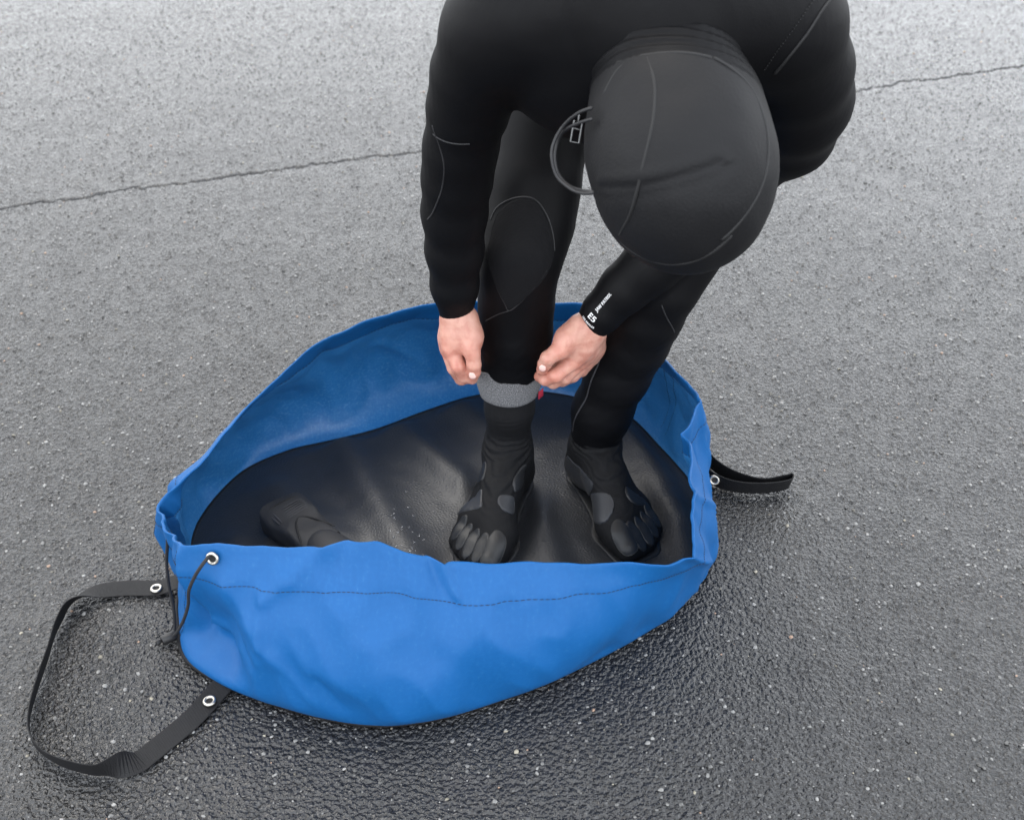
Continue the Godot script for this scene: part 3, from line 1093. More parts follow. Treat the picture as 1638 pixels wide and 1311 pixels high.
func person() -> void:
	var t := thing("person", "person in a full black wetsuit and hood bending down to pull at a trouser cuff", "person")
	var f := suit_field()
	f.fill(0.006)
	# skin: one figure under the clothes, with finer grids for the head and the hands
	var inner := suit_field()
	inner.shrink = 0.010
	inner.cuts = [[Vector3(0.1515, 0.8559, -1.1500) - Vector3(0.0415, -0.6233, 0.7809) * 0.014, Vector3(0.0415, -0.6233, 0.7809), 0.09]]
	inner.ops = inner.ops.filter(func(o): return o[5] != 0.03)
	inner.fill(0.015)
	var s := inner.net(PackedVector3Array(), PackedVector3Array(), PackedInt32Array())
	var hd := Field.new()
	head_ops(hd)
	s = hd.fill(0.004).net(s[0], s[1], s[2])
	var ha := Field.new()
	hand_a(ha)
	ha.fill(0.0017)
	s = ha.net(s[0], s[1], s[2])
	var hb := Field.new()
	hand_b(hb)
	hb.fill(0.0017)
	s = hb.net(s[0], s[1], s[2])
	var body_mesh := ArrayMesh.new()
	var arr := []
	arr.resize(Mesh.ARRAY_MAX)
	arr[Mesh.ARRAY_VERTEX] = s[0]
	arr[Mesh.ARRAY_NORMAL] = s[1]
	arr[Mesh.ARRAY_INDEX] = s[2]
	# knuckles and finger ends are redder
	var flush := PackedColorArray()
	var reds: Array = [Vector3(-0.087, 0.352, -1.337), Vector3(-0.077, 0.330, -1.325), Vector3(-0.059, 0.356, -1.325), Vector3(-0.056, 0.326, -1.322), Vector3(-0.093, 0.338, -1.358), Vector3(-0.071, 0.299, -1.340), Vector3(0.089, 0.330, -1.337), Vector3(0.063, 0.313, -1.326), Vector3(0.068, 0.358, -1.325), Vector3(0.044, 0.324, -1.326), Vector3(0.099, 0.316, -1.356), Vector3(0.045, 0.299, -1.340)]
	for p in s[0]:
		var best := 1.0
		for q in reds:
			best = minf(best, p.distance_to(q))
		flush.append(Color.WHITE.lerp(Color(0.98, 0.74, 0.70), exp(-pow(best / 0.017, 2.0))))
	arr[Mesh.ARRAY_COLOR] = flush
	body_mesh.add_surface_from_arrays(Mesh.PRIMITIVE_TRIANGLES, arr)
	var body := obj("body", body_mesh, M["skin"], t)
	nail(ha, Vector3(-0.0573, 0.3205, -1.3110), Vector3(0.06, -0.85, 0.3), body)
	nail(hb, Vector3(0.0428, 0.3329, -1.3115), Vector3(-0.30, -0.85, 0.2), body)
	var hp: Vector3 = Vector3(0.1716, 0.7517, -1.0429)
	var hl: Vector3 = Vector3(0.9822, 0.0699, -0.1746)
	var hc: Vector3 = Vector3(0.1598, -0.7992, 0.5794)
	var hf: Vector3 = Vector3(-0.0990, -0.5970, -0.7961)
	for e in [-1.0, 1.0]:
		var ball := SphereMesh.new()
		ball.radius = 0.0125
		ball.height = 0.025
		var o := obj("eye", ball, M["eye_white"], body)
		o.position = hp - hc * 0.022 + hf * 0.083 + hl * 0.032 * e
		var ir := SphereMesh.new()
		ir.radius = 0.006
		ir.height = 0.012
		var io := obj("iris", ir, M["iris"], body)
		io.position = o.position + hf * 0.0085
	# wetsuit
	var sn := f.net(PackedVector3Array(), PackedVector3Array(), PackedInt32Array())
	var sp: PackedVector3Array = sn[0]
	var sv: PackedVector3Array = sn[1]
	var slack := FastNoiseLite.new()
	slack.seed = 17
	slack.frequency = 17.0
	slack.fractal_octaves = 2
	for i in sp.size():
		var p := sp[i]
		sp[i] = p + sv[i] * (0.0006 * slack.get_noise_3d(p.x * 0.6, p.y * 1.5, p.z * 0.8) - 0.0008 * pow(maxf(0.0, sin(p.y * 290.0 + 8.0 * slack.get_noise_3d(p.x, p.y * 0.3, p.z))), 3.0) * smoothstep(0.40, 0.30, p.y))
	var suit := obj("wetsuit", pack_smooth(sp, sn[2]), M["neoprene"], t)
	for line in [[Vector3(-0.030, 0.528, -1.387), Vector3(-0.021, 0.547, -1.388), Vector3(0.003, 0.564, -1.381), Vector3(0.029, 0.565, -1.377), Vector3(0.046, 0.547, -1.371), Vector3(0.056, 0.520, -1.365), Vector3(0.059, 0.494, -1.361)], [Vector3(-0.030, 0.477, -1.359), Vector3(-0.021, 0.441, -1.355), Vector3(-0.011, 0.418, -1.354), Vector3(-0.004, 0.403, -1.355), Vector3(0.015, 0.424, -1.349), Vector3(0.034, 0.450, -1.347), Vector3(0.049, 0.473, -1.350)], [Vector3(0.210, 0.419, -1.343), Vector3(0.220, 0.395, -1.349), Vector3(0.229, 0.377, -1.359), Vector3(0.237, 0.358, -1.370)], [Vector3(-0.094, 0.717, -1.244), Vector3(-0.086, 0.689, -1.248), Vector3(-0.082, 0.660, -1.252), Vector3(-0.089, 0.620, -1.268), Vector3(-0.101, 0.585, -1.289), Vector3(-0.110, 0.570, -1.299)], [Vector3(-0.094, 0.704, -1.250), Vector3(-0.080, 0.700, -1.238), Vector3(-0.062, 0.699, -1.230), Vector3(-0.049, 0.700, -1.229)]]:
		obj("seam", tube(on_field(f, line, 8, -0.0003), 0.0012, 6), M["seam"], suit)
	obj("knee_panel", patch(f, [Vector3(-0.028, 0.529, -1.385), Vector3(-0.020, 0.546, -1.387), Vector3(0.003, 0.564, -1.381), Vector3(0.029, 0.564, -1.376), Vector3(0.046, 0.546, -1.371), Vector3(0.056, 0.520, -1.365), Vector3(0.059, 0.494, -1.361), Vector3(0.049, 0.473, -1.350), Vector3(0.034, 0.450, -1.347), Vector3(0.015, 0.424, -1.349), Vector3(-0.004, 0.404, -1.355), Vector3(-0.011, 0.418, -1.354), Vector3(-0.020, 0.441, -1.354), Vector3(-0.028, 0.479, -1.357), Vector3(-0.030, 0.505, -1.371)], 0.0009, 0.009), M["knee_knit"], suit)
	obj("seam", tube(on_field(f, [Vector3(-0.004, 0.403, -1.355), Vector3(-0.021, 0.391, -1.365), Vector3(-0.039, 0.369, -1.384)], 8, -0.0003), 0.0011, 6), M["seam"], suit)
	obj("seam", tube(on_field(f, [Vector3(0.135, 0.304, -1.405), Vector3(0.130, 0.272, -1.409), Vector3(0.120, 0.229, -1.415), Vector3(0.105, 0.178, -1.424), Vector3(0.099, 0.126, -1.443)], 8, 0.0003), 0.0012, 6), M["grey_seam"], suit)
	obj("seam", tube(on_field(f, [Vector3(0.330, 0.897, -1.149), Vector3(0.309, 0.885, -1.116), Vector3(0.292, 0.862, -1.103), Vector3(0.278, 0.841, -1.102), Vector3(0.267, 0.821, -1.110)], 8, 0.0004), 0.0016, 6), M["dark_seam"], suit)
	var st := SurfaceTool.new()
	st.begin(Mesh.PRIMITIVE_TRIANGLES)
	var dash := on_field(f, [Vector3(0.312, 0.906, -1.133), Vector3(0.294, 0.891, -1.109), Vector3(0.278, 0.870, -1.098), Vector3(0.264, 0.848, -1.097), Vector3(0.255, 0.826, -1.105)], 24, 0.0008)
	for i in range(0, dash.size() - 2, 3):
		tube([dash[i], dash[i + 1]], 0.0011, 5, false, st)
	obj("stitching", st.commit(), M["dark_seam"], suit)
	# collar lip
	var nc: Vector3 = Vector3(0.1515, 0.8559, -1.1500)
	obj("collar", torus(nc, Vector3(0.0415, -0.6233, 0.7809), 0.0655, 0.0048), M["neoprene"], suit)
	# zip pull
	var zp: Vector3 = Vector3(0.0691, 0.7530, -1.1474)
	zp += Vector3(0, 0, 0.02)
	var zx := Vector3(0.95, -0.2, 0.1).normalized()
	var zy := Vector3(0.15, 0.85, -0.35).normalized()
	var zs := SurfaceTool.new()
	zs.begin(Mesh.PRIMITIVE_TRIANGLES)
	tube([zp + zx * 0.0045 + zy * 0.011, zp - zx * 0.0045 + zy * 0.011, zp - zx * 0.0045 - zy * 0.011, zp + zx * 0.0045 - zy * 0.011], 0.0014, 6, true, zs)
	tube([zp - zx * 0.0045 + zy * 0.003, zp + zx * 0.0045 + zy * 0.003], 0.0020, 6, false, zs)
	tube([zp + zy * 0.011, zp + zy * 0.018, zp + zy * 0.022], 0.0020, 6, false, zs)
	obj("zip_pull", zs.commit(), M["dark_metal"], suit)
	# print on the forearm
	var dirw: Vector3 = Vector3(-0.5484, -0.8287, -0.1121)
	obj("print", lettering(f, "JAW PATROL", Vector3(0.1271, 0.4344, -1.3248), -dirw, 0.0062), M["print_white"], suit)
	var n2 := f.grad(Vector3(0.1118, 0.4087, -1.3262))
	var round := n2.cross(dirw)
	obj("print", lettering(f, "E5", Vector3(0.1118, 0.4087, -1.3262), round, 0.0130), M["print_white"], suit)
	obj("print", lettering(f, "LIQ SEALER", Vector3(0.1064, 0.3982, -1.3303), round, 0.0046), M["print_white"], suit)
	cuff(suit, f)
	# hood
	var h := Field.new()
	hood_ops(h)
	h.fill(0.0036)
	h.carve(Vector3(0.1561, 0.7200, -1.1428), 0.062)
	var net := h.net(PackedVector3Array(), PackedVector3Array(), PackedInt32Array())
	var pts: PackedVector3Array = net[0]
	var nor: PackedVector3Array = net[1]
	var line := on_field(h, [Vector3(0.089, 0.745, -1.000), Vector3(0.099, 0.754, -0.980), Vector3(0.118, 0.764, -0.960), Vector3(0.139, 0.774, -0.948), Vector3(0.161, 0.783, -0.943), Vector3(0.189, 0.792, -0.946)], 6, 0.0)
	var wob := FastNoiseLite.new()
	wob.seed = 9
	wob.frequency = 14.0
	wob.fractal_octaves = 2
	for i in pts.size():
		var best := 1.0
		var sgn := 1.0
		for q in line:
			var d: float = pts[i].distance_to(q)
			if d < best:
				best = d
				sgn = signf(pts[i].y - q.y)
		var e := best / 0.0035
		var push := -0.0016 * exp(-e * e) + 0.0009 * exp(-pow((best - 0.009) / 0.006, 2.0)) * sgn
		pts[i] += nor[i] * (push + 0.0016 * wob.get_noise_3dv(pts[i]))
	var cap := PackedInt32Array()
	var neck := PackedInt32Array()
	var tri: PackedInt32Array = net[2]
	var gp: Vector3 = Vector3(0.1027, 0.8503, -1.0528)
	var gn: Vector3 = Vector3(-0.1415, -0.6649, 0.7334)
	var all := smooth_normals(pts, tri)
	for i in range(0, tri.size(), 3):
		var m := (pts[tri[i]] + pts[tri[i + 1]] + pts[tri[i + 2]]) / 3.0
		if (m - gp).dot(gn) > 0.0:
			cap.append_array([tri[i], tri[i + 1], tri[i + 2]])
		else:
			neck.append_array([tri[i], tri[i + 1], tri[i + 2]])
	var hood := obj("hood", Field.pack([pts, all, cap]), M["neoprene_hood"], t)
	# the neck of the hood folds in rings where it goes under the collar
	var np := pts.duplicate()
	for i in np.size():
		var y := (np[i] - gp).dot(gn)
		np[i] += nor[i] * 0.0013 * sin(y * TAU / 0.011 + 3.0 * wob.get_noise_3dv(np[i] * 0.4)) * smoothstep(0.0, -0.012, y)
	obj("neck_gaiter", pack_smooth(np, neck), M["neoprene"], hood)
	for l in [[Vector3(0.127, 0.862, -1.036), Vector3(0.132, 0.847, -1.006), Vector3(0.130, 0.821, -0.979), Vector3(0.123, 0.791, -0.964), Vector3(0.117, 0.756, -0.960), Vector3(0.112, 0.727, -0.968), Vector3(0.107, 0.696, -0.993)], [Vector3(0.188, 0.864, -1.025), Vector3(0.205, 0.855, -1.022), Vector3(0.227, 0.835, -1.017), Vector3(0.239, 0.809, -0.997), Vector3(0.241, 0.783, -0.976), Vector3(0.233, 0.759, -0.959), Vector3(0.219, 0.739, -0.948), Vector3(0.199, 0.716, -0.943)], [Vector3(0.100, 0.849, -1.056), Vector3(0.114, 0.857, -1.045), Vector3(0.136, 0.865, -1.033), Vector3(0.164, 0.868, -1.026), Vector3(0.187, 0.864, -1.024)], [Vector3(0.115, 0.857, -1.043), Vector3(0.100, 0.843, -1.047), Vector3(0.089, 0.823, -1.042)]]:
		obj("seam", tube(on_field(h, l, 8, -0.0008), 0.0019, 7), M["dark_seam"], hood)
	obj("binding", tube(on_field(h, [Vector3(0.085, 0.721, -1.027), Vector3(0.092, 0.700, -1.032), Vector3(0.105, 0.688, -1.007), Vector3(0.124, 0.680, -0.984), Vector3(0.148, 0.679, -0.966), Vector3(0.171, 0.686, -0.954), Vector3(0.193, 0.701, -0.946), Vector3(0.209, 0.720, -0.946)], 8, -0.0012), 0.0021, 7), M["dark_seam"], hood)
	obj("drawcord", tube(spline([Vector3(0.078, 0.812, -1.036), Vector3(0.065, 0.804, -1.043), Vector3(0.052, 0.787, -1.056), Vector3(0.043, 0.771, -1.056), Vector3(0.040, 0.758, -1.047), Vector3(0.045, 0.742, -1.036), Vector3(0.057, 0.736, -1.020), Vector3(0.068, 0.740, -0.998), Vector3(0.079, 0.744, -0.989)], 8), 0.0018, 7), M["seam"], hood)
	obj("drawcord", tube(spline([Vector3(0.078, 0.803, -1.030), Vector3(0.065, 0.794, -1.042), Vector3(0.053, 0.781, -1.058), Vector3(0.047, 0.767, -1.066), Vector3(0.044, 0.752, -1.062), Vector3(0.047, 0.740, -1.047), Vector3(0.057, 0.734, -1.030), Vector3(0.069, 0.738, -1.009), Vector3(0.079, 0.745, -0.989)], 8), 0.0018, 7), M["seam"], hood)
	boots(t)


func nail(f: Field, at: Vector3, along: Vector3, parent: Node) -> void:
	var n := f.grad(f.snap(at))
	var ey := (along - n * along.dot(n)).normalized()
	var ex := n.cross(ey)
	var out := []
	for i in 14:
		var a := TAU * i / 14.0
		var x := cos(a)
		var y := sin(a)
		x = signf(x) * pow(absf(x), 0.7) * 0.0066
		y = signf(y) * pow(absf(y), 0.7) * 0.0078
		out.append(f.snap(at + ex * x + ey * y))
	obj("thumb_nail", patch(f, out, 0.0006, 0.0016), M["nail"], parent)


# the trouser end, turned up so that its grey lining shows, held open at both sides
func cuff(parent: Node, f: Field) -> void:
	var c: Vector3 = Vector3(-0.0049, 0.2294, -1.4320)
	var n := 72
	var prof := []
	var grey := []
	var black := []
	for j in 15:
		var rg := []
		var rb := []
		for i in n:
			var a := TAU * i / n
			var dirn := Vector3(cos(a), 0, sin(a))
			var pull := pow(absf(cos(a)), 8.0)
			var t := j / 14.0
			var r := 0.0450 + 0.0030 * sin(PI * t) + 0.004 * t + pull * 0.007 * t * t + 0.0012 * sin(a * 5.0 + 1.0) * (0.3 + t)
			var y := c.y - 0.020 + t * (0.040 + 0.008 * pull + 0.025 * maxf(sin(a), -0.3) + 0.002 * sin(a * 3.0 + 0.5))
			if j == 0:
				r -= 0.004
				y += 0.002
			rg.append(Vector3(c.x, 0, c.z) + dirn * r + Vector3(0, y, 0))
			rb.append(Vector3(c.x, 0, c.z) + dirn * (r - 0.0035) + Vector3(0, y + (0.0 if j else 0.003), 0))
		grey.append(rg)
		black.append(rb)
	var lip := []
	for i in n:
		lip.append((grey[14][i] + black[14][i]) * 0.5 + Vector3(0, 0.0012, 0))
	grey.append(lip)
	var s := sheet(grey, true)
	var g0: PackedInt32Array = s[1]
	obj("cuff_lining", pack_smooth(s[0], g0), M["lining"], parent)
	black.append(lip)
	var b := sheet(black, true)
	var bi: PackedInt32Array = b[1]
	bi.reverse()
	obj("cuff", pack_smooth(b[0], bi), M["neoprene"], parent)
	var at := Vector3(c.x + 0.046, c.y - 0.012, c.z + 0.020)
	var rows := []
	for j in 5:
		var r := []
		for i in 3:
			r.append(at + Vector3(0.004 * i, 0.0035 * (j - 2), -0.006 * i + 0.002 * sin(j)))
		rows.append(r)
	var rt := sheet(rows)
	obj("red_tab", pack_smooth(rt[0], rt[1]), M["red_cloth"], parent)


func head_ops(f: Field) -> void:
	f.ell(Vector3(0.1716, 0.7517, -1.0429), Vector3(0.0780, 0.1020, 0.0970), Basis(Vector3(0.9822, 0.0699, -0.1746), Vector3(0.1598, -0.7992, 0.5794), Vector3(-0.0990, -0.5970, -0.7961)), 0.0200, 0)
	f.ell(Vector3(0.1616, 0.7797, -1.0878), Vector3(0.0660, 0.0750, 0.0720), Basis(Vector3(0.9822, 0.0699, -0.1746), Vector3(0.1598, -0.7992, 0.5794), Vector3(-0.0990, -0.5970, -0.7961)), 0.0300, 0)
	f.chain([Vector4(0.1595, 0.7139, -1.1262, 0.0100), Vector4(0.1523, 0.7324, -1.1592, 0.0130)], 0.0120, 0)
	f.chain([Vector4(0.1316, 0.7712, -1.1569, 0.0070), Vector4(0.1488, 0.7695, -1.1640, 0.0080), Vector4(0.1670, 0.7737, -1.1631, 0.0070)], 0.0080, 0)
	f.chain([Vector4(0.1456, 0.8030, -1.1686, 0.0180), Vector4(0.1475, 0.8002, -1.1592, 0.0200)], 0.0200, 0)
	f.chain([Vector4(0.1280, 0.7025, -1.1074, 0.0120), Vector4(0.1621, 0.6978, -1.1181, 0.0120), Vector4(0.1968, 0.7074, -1.1196, 0.0120)], 0.0150, 0)
	f.chain([Vector4(0.1510, 0.8669, -1.1650, 0.0470), Vector4(0.1545, 0.8309, -1.1250, 0.0470), Vector4(0.1632, 0.8068, -1.0681, 0.0530)], 0.0300, 0)


func hood_ops(f: Field) -> void:
	f.ell(Vector3(0.1716, 0.7517, -1.0429), Vector3(0.0925, 0.1120, 0.1060), Basis(Vector3(0.9822, 0.0699, -0.1746), Vector3(0.1598, -0.7992, 0.5794), Vector3(-0.0990, -0.5970, -0.7961)), 0.0200, 0)
	f.ell(Vector3(0.1616, 0.7797, -1.0878), Vector3(0.0780, 0.0850, 0.0800), Basis(Vector3(0.9822, 0.0699, -0.1746), Vector3(0.1598, -0.7992, 0.5794), Vector3(-0.0990, -0.5970, -0.7961)), 0.0400, 0)
	f.chain([Vector4(0.1510, 0.8669, -1.1650, 0.0580), Vector4(0.1525, 0.8404, -1.1250, 0.0585), Vector4(0.1632, 0.8068, -1.0681, 0.0620)], 0.0350, 0)


func hand_a(f: Field) -> void:
	f.chain([Vector4(-0.0788, 0.4124, -1.3550, 0.0195), Vector4(-0.0787, 0.3902, -1.3580, 0.0210), Vector4(-0.0763, 0.3769, -1.3560, 0.0216)], 0.0120, 0)
	f.chain([Vector4(-0.0632, 0.3907, -1.3500, 0.0151), Vector4(-0.0588, 0.3710, -1.3380, 0.0152), Vector4(-0.0588, 0.3560, -1.3250, 0.0129)], 0.0160, 0)
	f.chain([Vector4(-0.0768, 0.3865, -1.3520, 0.0188), Vector4(-0.0825, 0.3647, -1.3450, 0.0170), Vector4(-0.0870, 0.3517, -1.3370, 0.0130)], 0.0140, 0)
	f.chain([Vector4(-0.0820, 0.3788, -1.3650, 0.0180), Vector4(-0.0899, 0.3544, -1.3620, 0.0145), Vector4(-0.0930, 0.3376, -1.3580, 0.0123)], 0.0140, 0)
	f.chain([Vector4(-0.0826, 0.3730, -1.3750, 0.0163), Vector4(-0.0911, 0.3435, -1.3800, 0.0138), Vector4(-0.0943, 0.3263, -1.3780, 0.0120)], 0.0140, 0)
	f.chain([Vector4(-0.0796, 0.3671, -1.3850, 0.0156), Vector4(-0.0874, 0.3365, -1.3950, 0.0130), Vector4(-0.0907, 0.3207, -1.3960, 0.0112)], 0.0140, 0)
	f.chain([Vector4(-0.0720, 0.3589, -1.3720, 0.0164), Vector4(-0.0743, 0.3397, -1.3720, 0.0138)], 0.0140, 0)
	f.chain([Vector4(-0.0870, 0.3517, -1.3370, 0.0126), Vector4(-0.0773, 0.3296, -1.3250, 0.0108), Vector4(-0.0700, 0.3078, -1.3320, 0.0100), Vector4(-0.0598, 0.2958, -1.3470, 0.0087)], 0.0030, 0)
	f.chain([Vector4(-0.0930, 0.3376, -1.3580, 0.0119), Vector4(-0.0844, 0.3103, -1.3500, 0.0110), Vector4(-0.0753, 0.2850, -1.3600, 0.0102), Vector4(-0.0638, 0.2783, -1.3720, 0.0089)], 0.0020, 0)
	f.chain([Vector4(-0.0943, 0.3263, -1.3780, 0.0116), Vector4(-0.0858, 0.2981, -1.3740, 0.0107), Vector4(-0.0766, 0.2726, -1.3840, 0.0099), Vector4(-0.0666, 0.2684, -1.3940, 0.0086)], 0.0020, 0)
	f.chain([Vector4(-0.0907, 0.3207, -1.3960, 0.0103), Vector4(-0.0832, 0.2928, -1.3980, 0.0095), Vector4(-0.0744, 0.2732, -1.4040, 0.0086), Vector4(-0.0661, 0.2705, -1.4100, 0.0077)], 0.0020, 0)
	f.chain([Vector4(-0.0734, 0.3366, -1.3460, 0.0109), Vector4(-0.0693, 0.3230, -1.3470, 0.0091), Vector4(-0.0652, 0.3044, -1.3490, 0.0073)], 0.0060, 0)
	f.chain([Vector4(-0.0586, 0.3614, -1.3230, 0.0124), Vector4(-0.0560, 0.3522, -1.3210, 0.0111), Vector4(-0.0545, 0.3362, -1.3180, 0.0105), Vector4(-0.0549, 0.3225, -1.3210, 0.0099), Vector4(-0.0581, 0.3050, -1.3280, 0.0082)], 0.0025, 0)


func hand_b(f: Field) -> void:
	f.chain([Vector4(0.1276, 0.3930, -1.3550, 0.0196), Vector4(0.1106, 0.3727, -1.3560, 0.0216), Vector4(0.1036, 0.3655, -1.3540, 0.0225)], 0.0120, 0)
	f.chain([Vector4(0.0953, 0.3844, -1.3450, 0.0160), Vector4(0.0793, 0.3687, -1.3350, 0.0160), Vector4(0.0686, 0.3560, -1.3250, 0.0134)], 0.0160, 0)
	f.chain([Vector4(0.1087, 0.3709, -1.3520, 0.0198), Vector4(0.0984, 0.3478, -1.3450, 0.0180), Vector4(0.0886, 0.3305, -1.3370, 0.0131)], 0.0140, 0)
	f.chain([Vector4(0.1143, 0.3610, -1.3650, 0.0191), Vector4(0.1088, 0.3352, -1.3620, 0.0165), Vector4(0.0991, 0.3162, -1.3560, 0.0128)], 0.0140, 0)
	f.chain([Vector4(0.1183, 0.3511, -1.3780, 0.0174), Vector4(0.1167, 0.3240, -1.3800, 0.0148), Vector4(0.1099, 0.3046, -1.3760, 0.0121)], 0.0140, 0)
	f.chain([Vector4(0.1210, 0.3451, -1.3880, 0.0166), Vector4(0.1235, 0.3180, -1.3950, 0.0131), Vector4(0.1204, 0.2998, -1.3940, 0.0113)], 0.0140, 0)
	f.chain([Vector4(0.0886, 0.3305, -1.3370, 0.0127), Vector4(0.0633, 0.3128, -1.3260, 0.0109), Vector4(0.0492, 0.3017, -1.3330, 0.0100), Vector4(0.0404, 0.2989, -1.3440, 0.0084)], 0.0030, 0)
	f.chain([Vector4(0.0991, 0.3162, -1.3560, 0.0119), Vector4(0.0774, 0.2945, -1.3490, 0.0111), Vector4(0.0614, 0.2797, -1.3580, 0.0102), Vector4(0.0505, 0.2787, -1.3680, 0.0086)], 0.0020, 0)
	f.chain([Vector4(0.1099, 0.3046, -1.3760, 0.0116), Vector4(0.0909, 0.2821, -1.3730, 0.0108), Vector4(0.0757, 0.2672, -1.3820, 0.0099), Vector4(0.0637, 0.2664, -1.3900, 0.0086)], 0.0020, 0)
	f.chain([Vector4(0.1204, 0.2998, -1.3940, 0.0108), Vector4(0.1054, 0.2761, -1.3960, 0.0100), Vector4(0.0909, 0.2631, -1.4020, 0.0091), Vector4(0.0805, 0.2640, -1.4060, 0.0081)], 0.0020, 0)
	f.chain([Vector4(0.0798, 0.3351, -1.3450, 0.0127), Vector4(0.0721, 0.3198, -1.3470, 0.0100), Vector4(0.0579, 0.3042, -1.3510, 0.0083)], 0.0060, 0)
	f.chain([Vector4(0.0694, 0.3585, -1.3260, 0.0129), Vector4(0.0622, 0.3543, -1.3210, 0.0116), Vector4(0.0507, 0.3468, -1.3180, 0.0107), Vector4(0.0465, 0.3353, -1.3210, 0.0098), Vector4(0.0433, 0.3219, -1.3270, 0.0083)], 0.0025, 0)


func boot_a(f: Field) -> void:
	f.chain([Vector4(-0.0033, 0.0460, -1.4450, 0.0370), Vector4(-0.0059, 0.0850, -1.4354, 0.0360), Vector4(-0.0073, 0.0579, -1.4450, 0.0365)], 0.0200, 0)
	f.chain([Vector4(-0.0073, 0.0579, -1.4450, 0.0365), Vector4(-0.0062, 0.1061, -1.4450, 0.0345), Vector4(-0.0040, 0.1798, -1.4380, 0.0375), Vector4(-0.0029, 0.2564, -1.4300, 0.0410)], 0.0150, 0)
	f.chain([Vector4(-0.0028, 0.0360, -1.4470, 0.0340), Vector4(-0.0220, 0.0340, -1.3900, 0.0300)], 0.0200, 0)
	f.chain([Vector4(-0.0094, 0.0880, -1.4218, 0.0340), Vector4(-0.0181, 0.0660, -1.3734, 0.0320), Vector4(-0.0270, 0.0440, -1.3241, 0.0300), Vector4(-0.0340, 0.0320, -1.2897, 0.0240)], 0.0200, 0)
	f.chain([Vector4(-0.0297, 0.0400, -1.3920, 0.0280), Vector4(-0.0599, 0.0300, -1.3328, 0.0250)], 0.0200, 0)
	f.chain([Vector4(-0.0560, 0.0300, -1.3318, 0.0240), Vector4(-0.0199, 0.0340, -1.2963, 0.0280)], 0.0200, 0)
	f.chain([Vector4(-0.0134, 0.0330, -1.2895, 0.0225), Vector4(-0.0239, 0.0310, -1.2653, 0.0221), Vector4(-0.0344, 0.0250, -1.2412, 0.0185)], 0.0090, 0)
	f.chain([Vector4(-0.0372, 0.0290, -1.2854, 0.0165), Vector4(-0.0453, 0.0270, -1.2668, 0.0162), Vector4(-0.0533, 0.0210, -1.2483, 0.0145)], 0.0090, 0)
	f.chain([Vector4(-0.0534, 0.0280, -1.2948, 0.0155), Vector4(-0.0610, 0.0260, -1.2777, 0.0152), Vector4(-0.0686, 0.0200, -1.2606, 0.0135)], 0.0090, 0)
	f.chain([Vector4(-0.0653, 0.0270, -1.3084, 0.0145), Vector4(-0.0729, 0.0250, -1.2933, 0.0142), Vector4(-0.0805, 0.0190, -1.2782, 0.0125)], 0.0090, 0)
	f.chain([Vector4(-0.0721, 0.0260, -1.3257, 0.0135), Vector4(-0.0804, 0.0240, -1.3118, 0.0132), Vector4(-0.0887, 0.0180, -1.2980, 0.0120)], 0.0090, 0)
	f.cut(Vector3(-0.0258, 0.0060, -1.3600), Vector3(0.0000, -1.0000, 0.0000), 0.2500)


func boot_b(f: Field) -> void:
	f.chain([Vector4(0.1334, 0.0460, -1.4691, 0.0370), Vector4(0.1367, 0.0850, -1.4597, 0.0360), Vector4(0.1359, 0.0541, -1.4620, 0.0385)], 0.0200, 0)
	f.chain([Vector4(0.1359, 0.0541, -1.4620, 0.0385), Vector4(0.1364, 0.0866, -1.4590, 0.0365), Vector4(0.1425, 0.1305, -1.4550, 0.0390)], 0.0150, 0)
	f.chain([Vector4(0.1327, 0.0360, -1.4710, 0.0340), Vector4(0.1563, 0.0340, -1.4157, 0.0300)], 0.0200, 0)
	f.chain([Vector4(0.1413, 0.0880, -1.4465, 0.0340), Vector4(0.1538, 0.0660, -1.3989, 0.0320), Vector4(0.1665, 0.0440, -1.3504, 0.0300), Vector4(0.1762, 0.0320, -1.3167, 0.0240)], 0.0200, 0)
	f.chain([Vector4(0.1639, 0.0400, -1.4183, 0.0280), Vector4(0.1986, 0.0300, -1.3616, 0.0250)], 0.0200, 0)
	f.chain([Vector4(0.1948, 0.0300, -1.3603, 0.0240), Vector4(0.1616, 0.0340, -1.3222, 0.0280)], 0.0200, 0)
	f.chain([Vector4(0.1557, 0.0330, -1.3148, 0.0225), Vector4(0.1680, 0.0310, -1.2916, 0.0221), Vector4(0.1804, 0.0250, -1.2684, 0.0185)], 0.0090, 0)
	f.chain([Vector4(0.1797, 0.0290, -1.3126, 0.0165), Vector4(0.1892, 0.0270, -1.2947, 0.0162), Vector4(0.1986, 0.0210, -1.2769, 0.0145)], 0.0090, 0)
	f.chain([Vector4(0.1951, 0.0280, -1.3233, 0.0155), Vector4(0.2040, 0.0260, -1.3068, 0.0152), Vector4(0.2130, 0.0200, -1.2904, 0.0135)], 0.0090, 0)
	f.chain([Vector4(0.2059, 0.0270, -1.3377, 0.0145), Vector4(0.2147, 0.0250, -1.3233, 0.0142), Vector4(0.2234, 0.0190, -1.3089, 0.0125)], 0.0090, 0)
	f.chain([Vector4(0.2113, 0.0260, -1.3555, 0.0135), Vector4(0.2207, 0.0240, -1.3424, 0.0132), Vector4(0.2301, 0.0180, -1.3292, 0.0120)], 0.0090, 0)
	f.cut(Vector3(0.1625, 0.0060, -1.3861), Vector3(0.0000, -1.0000, 0.0000), 0.2500)


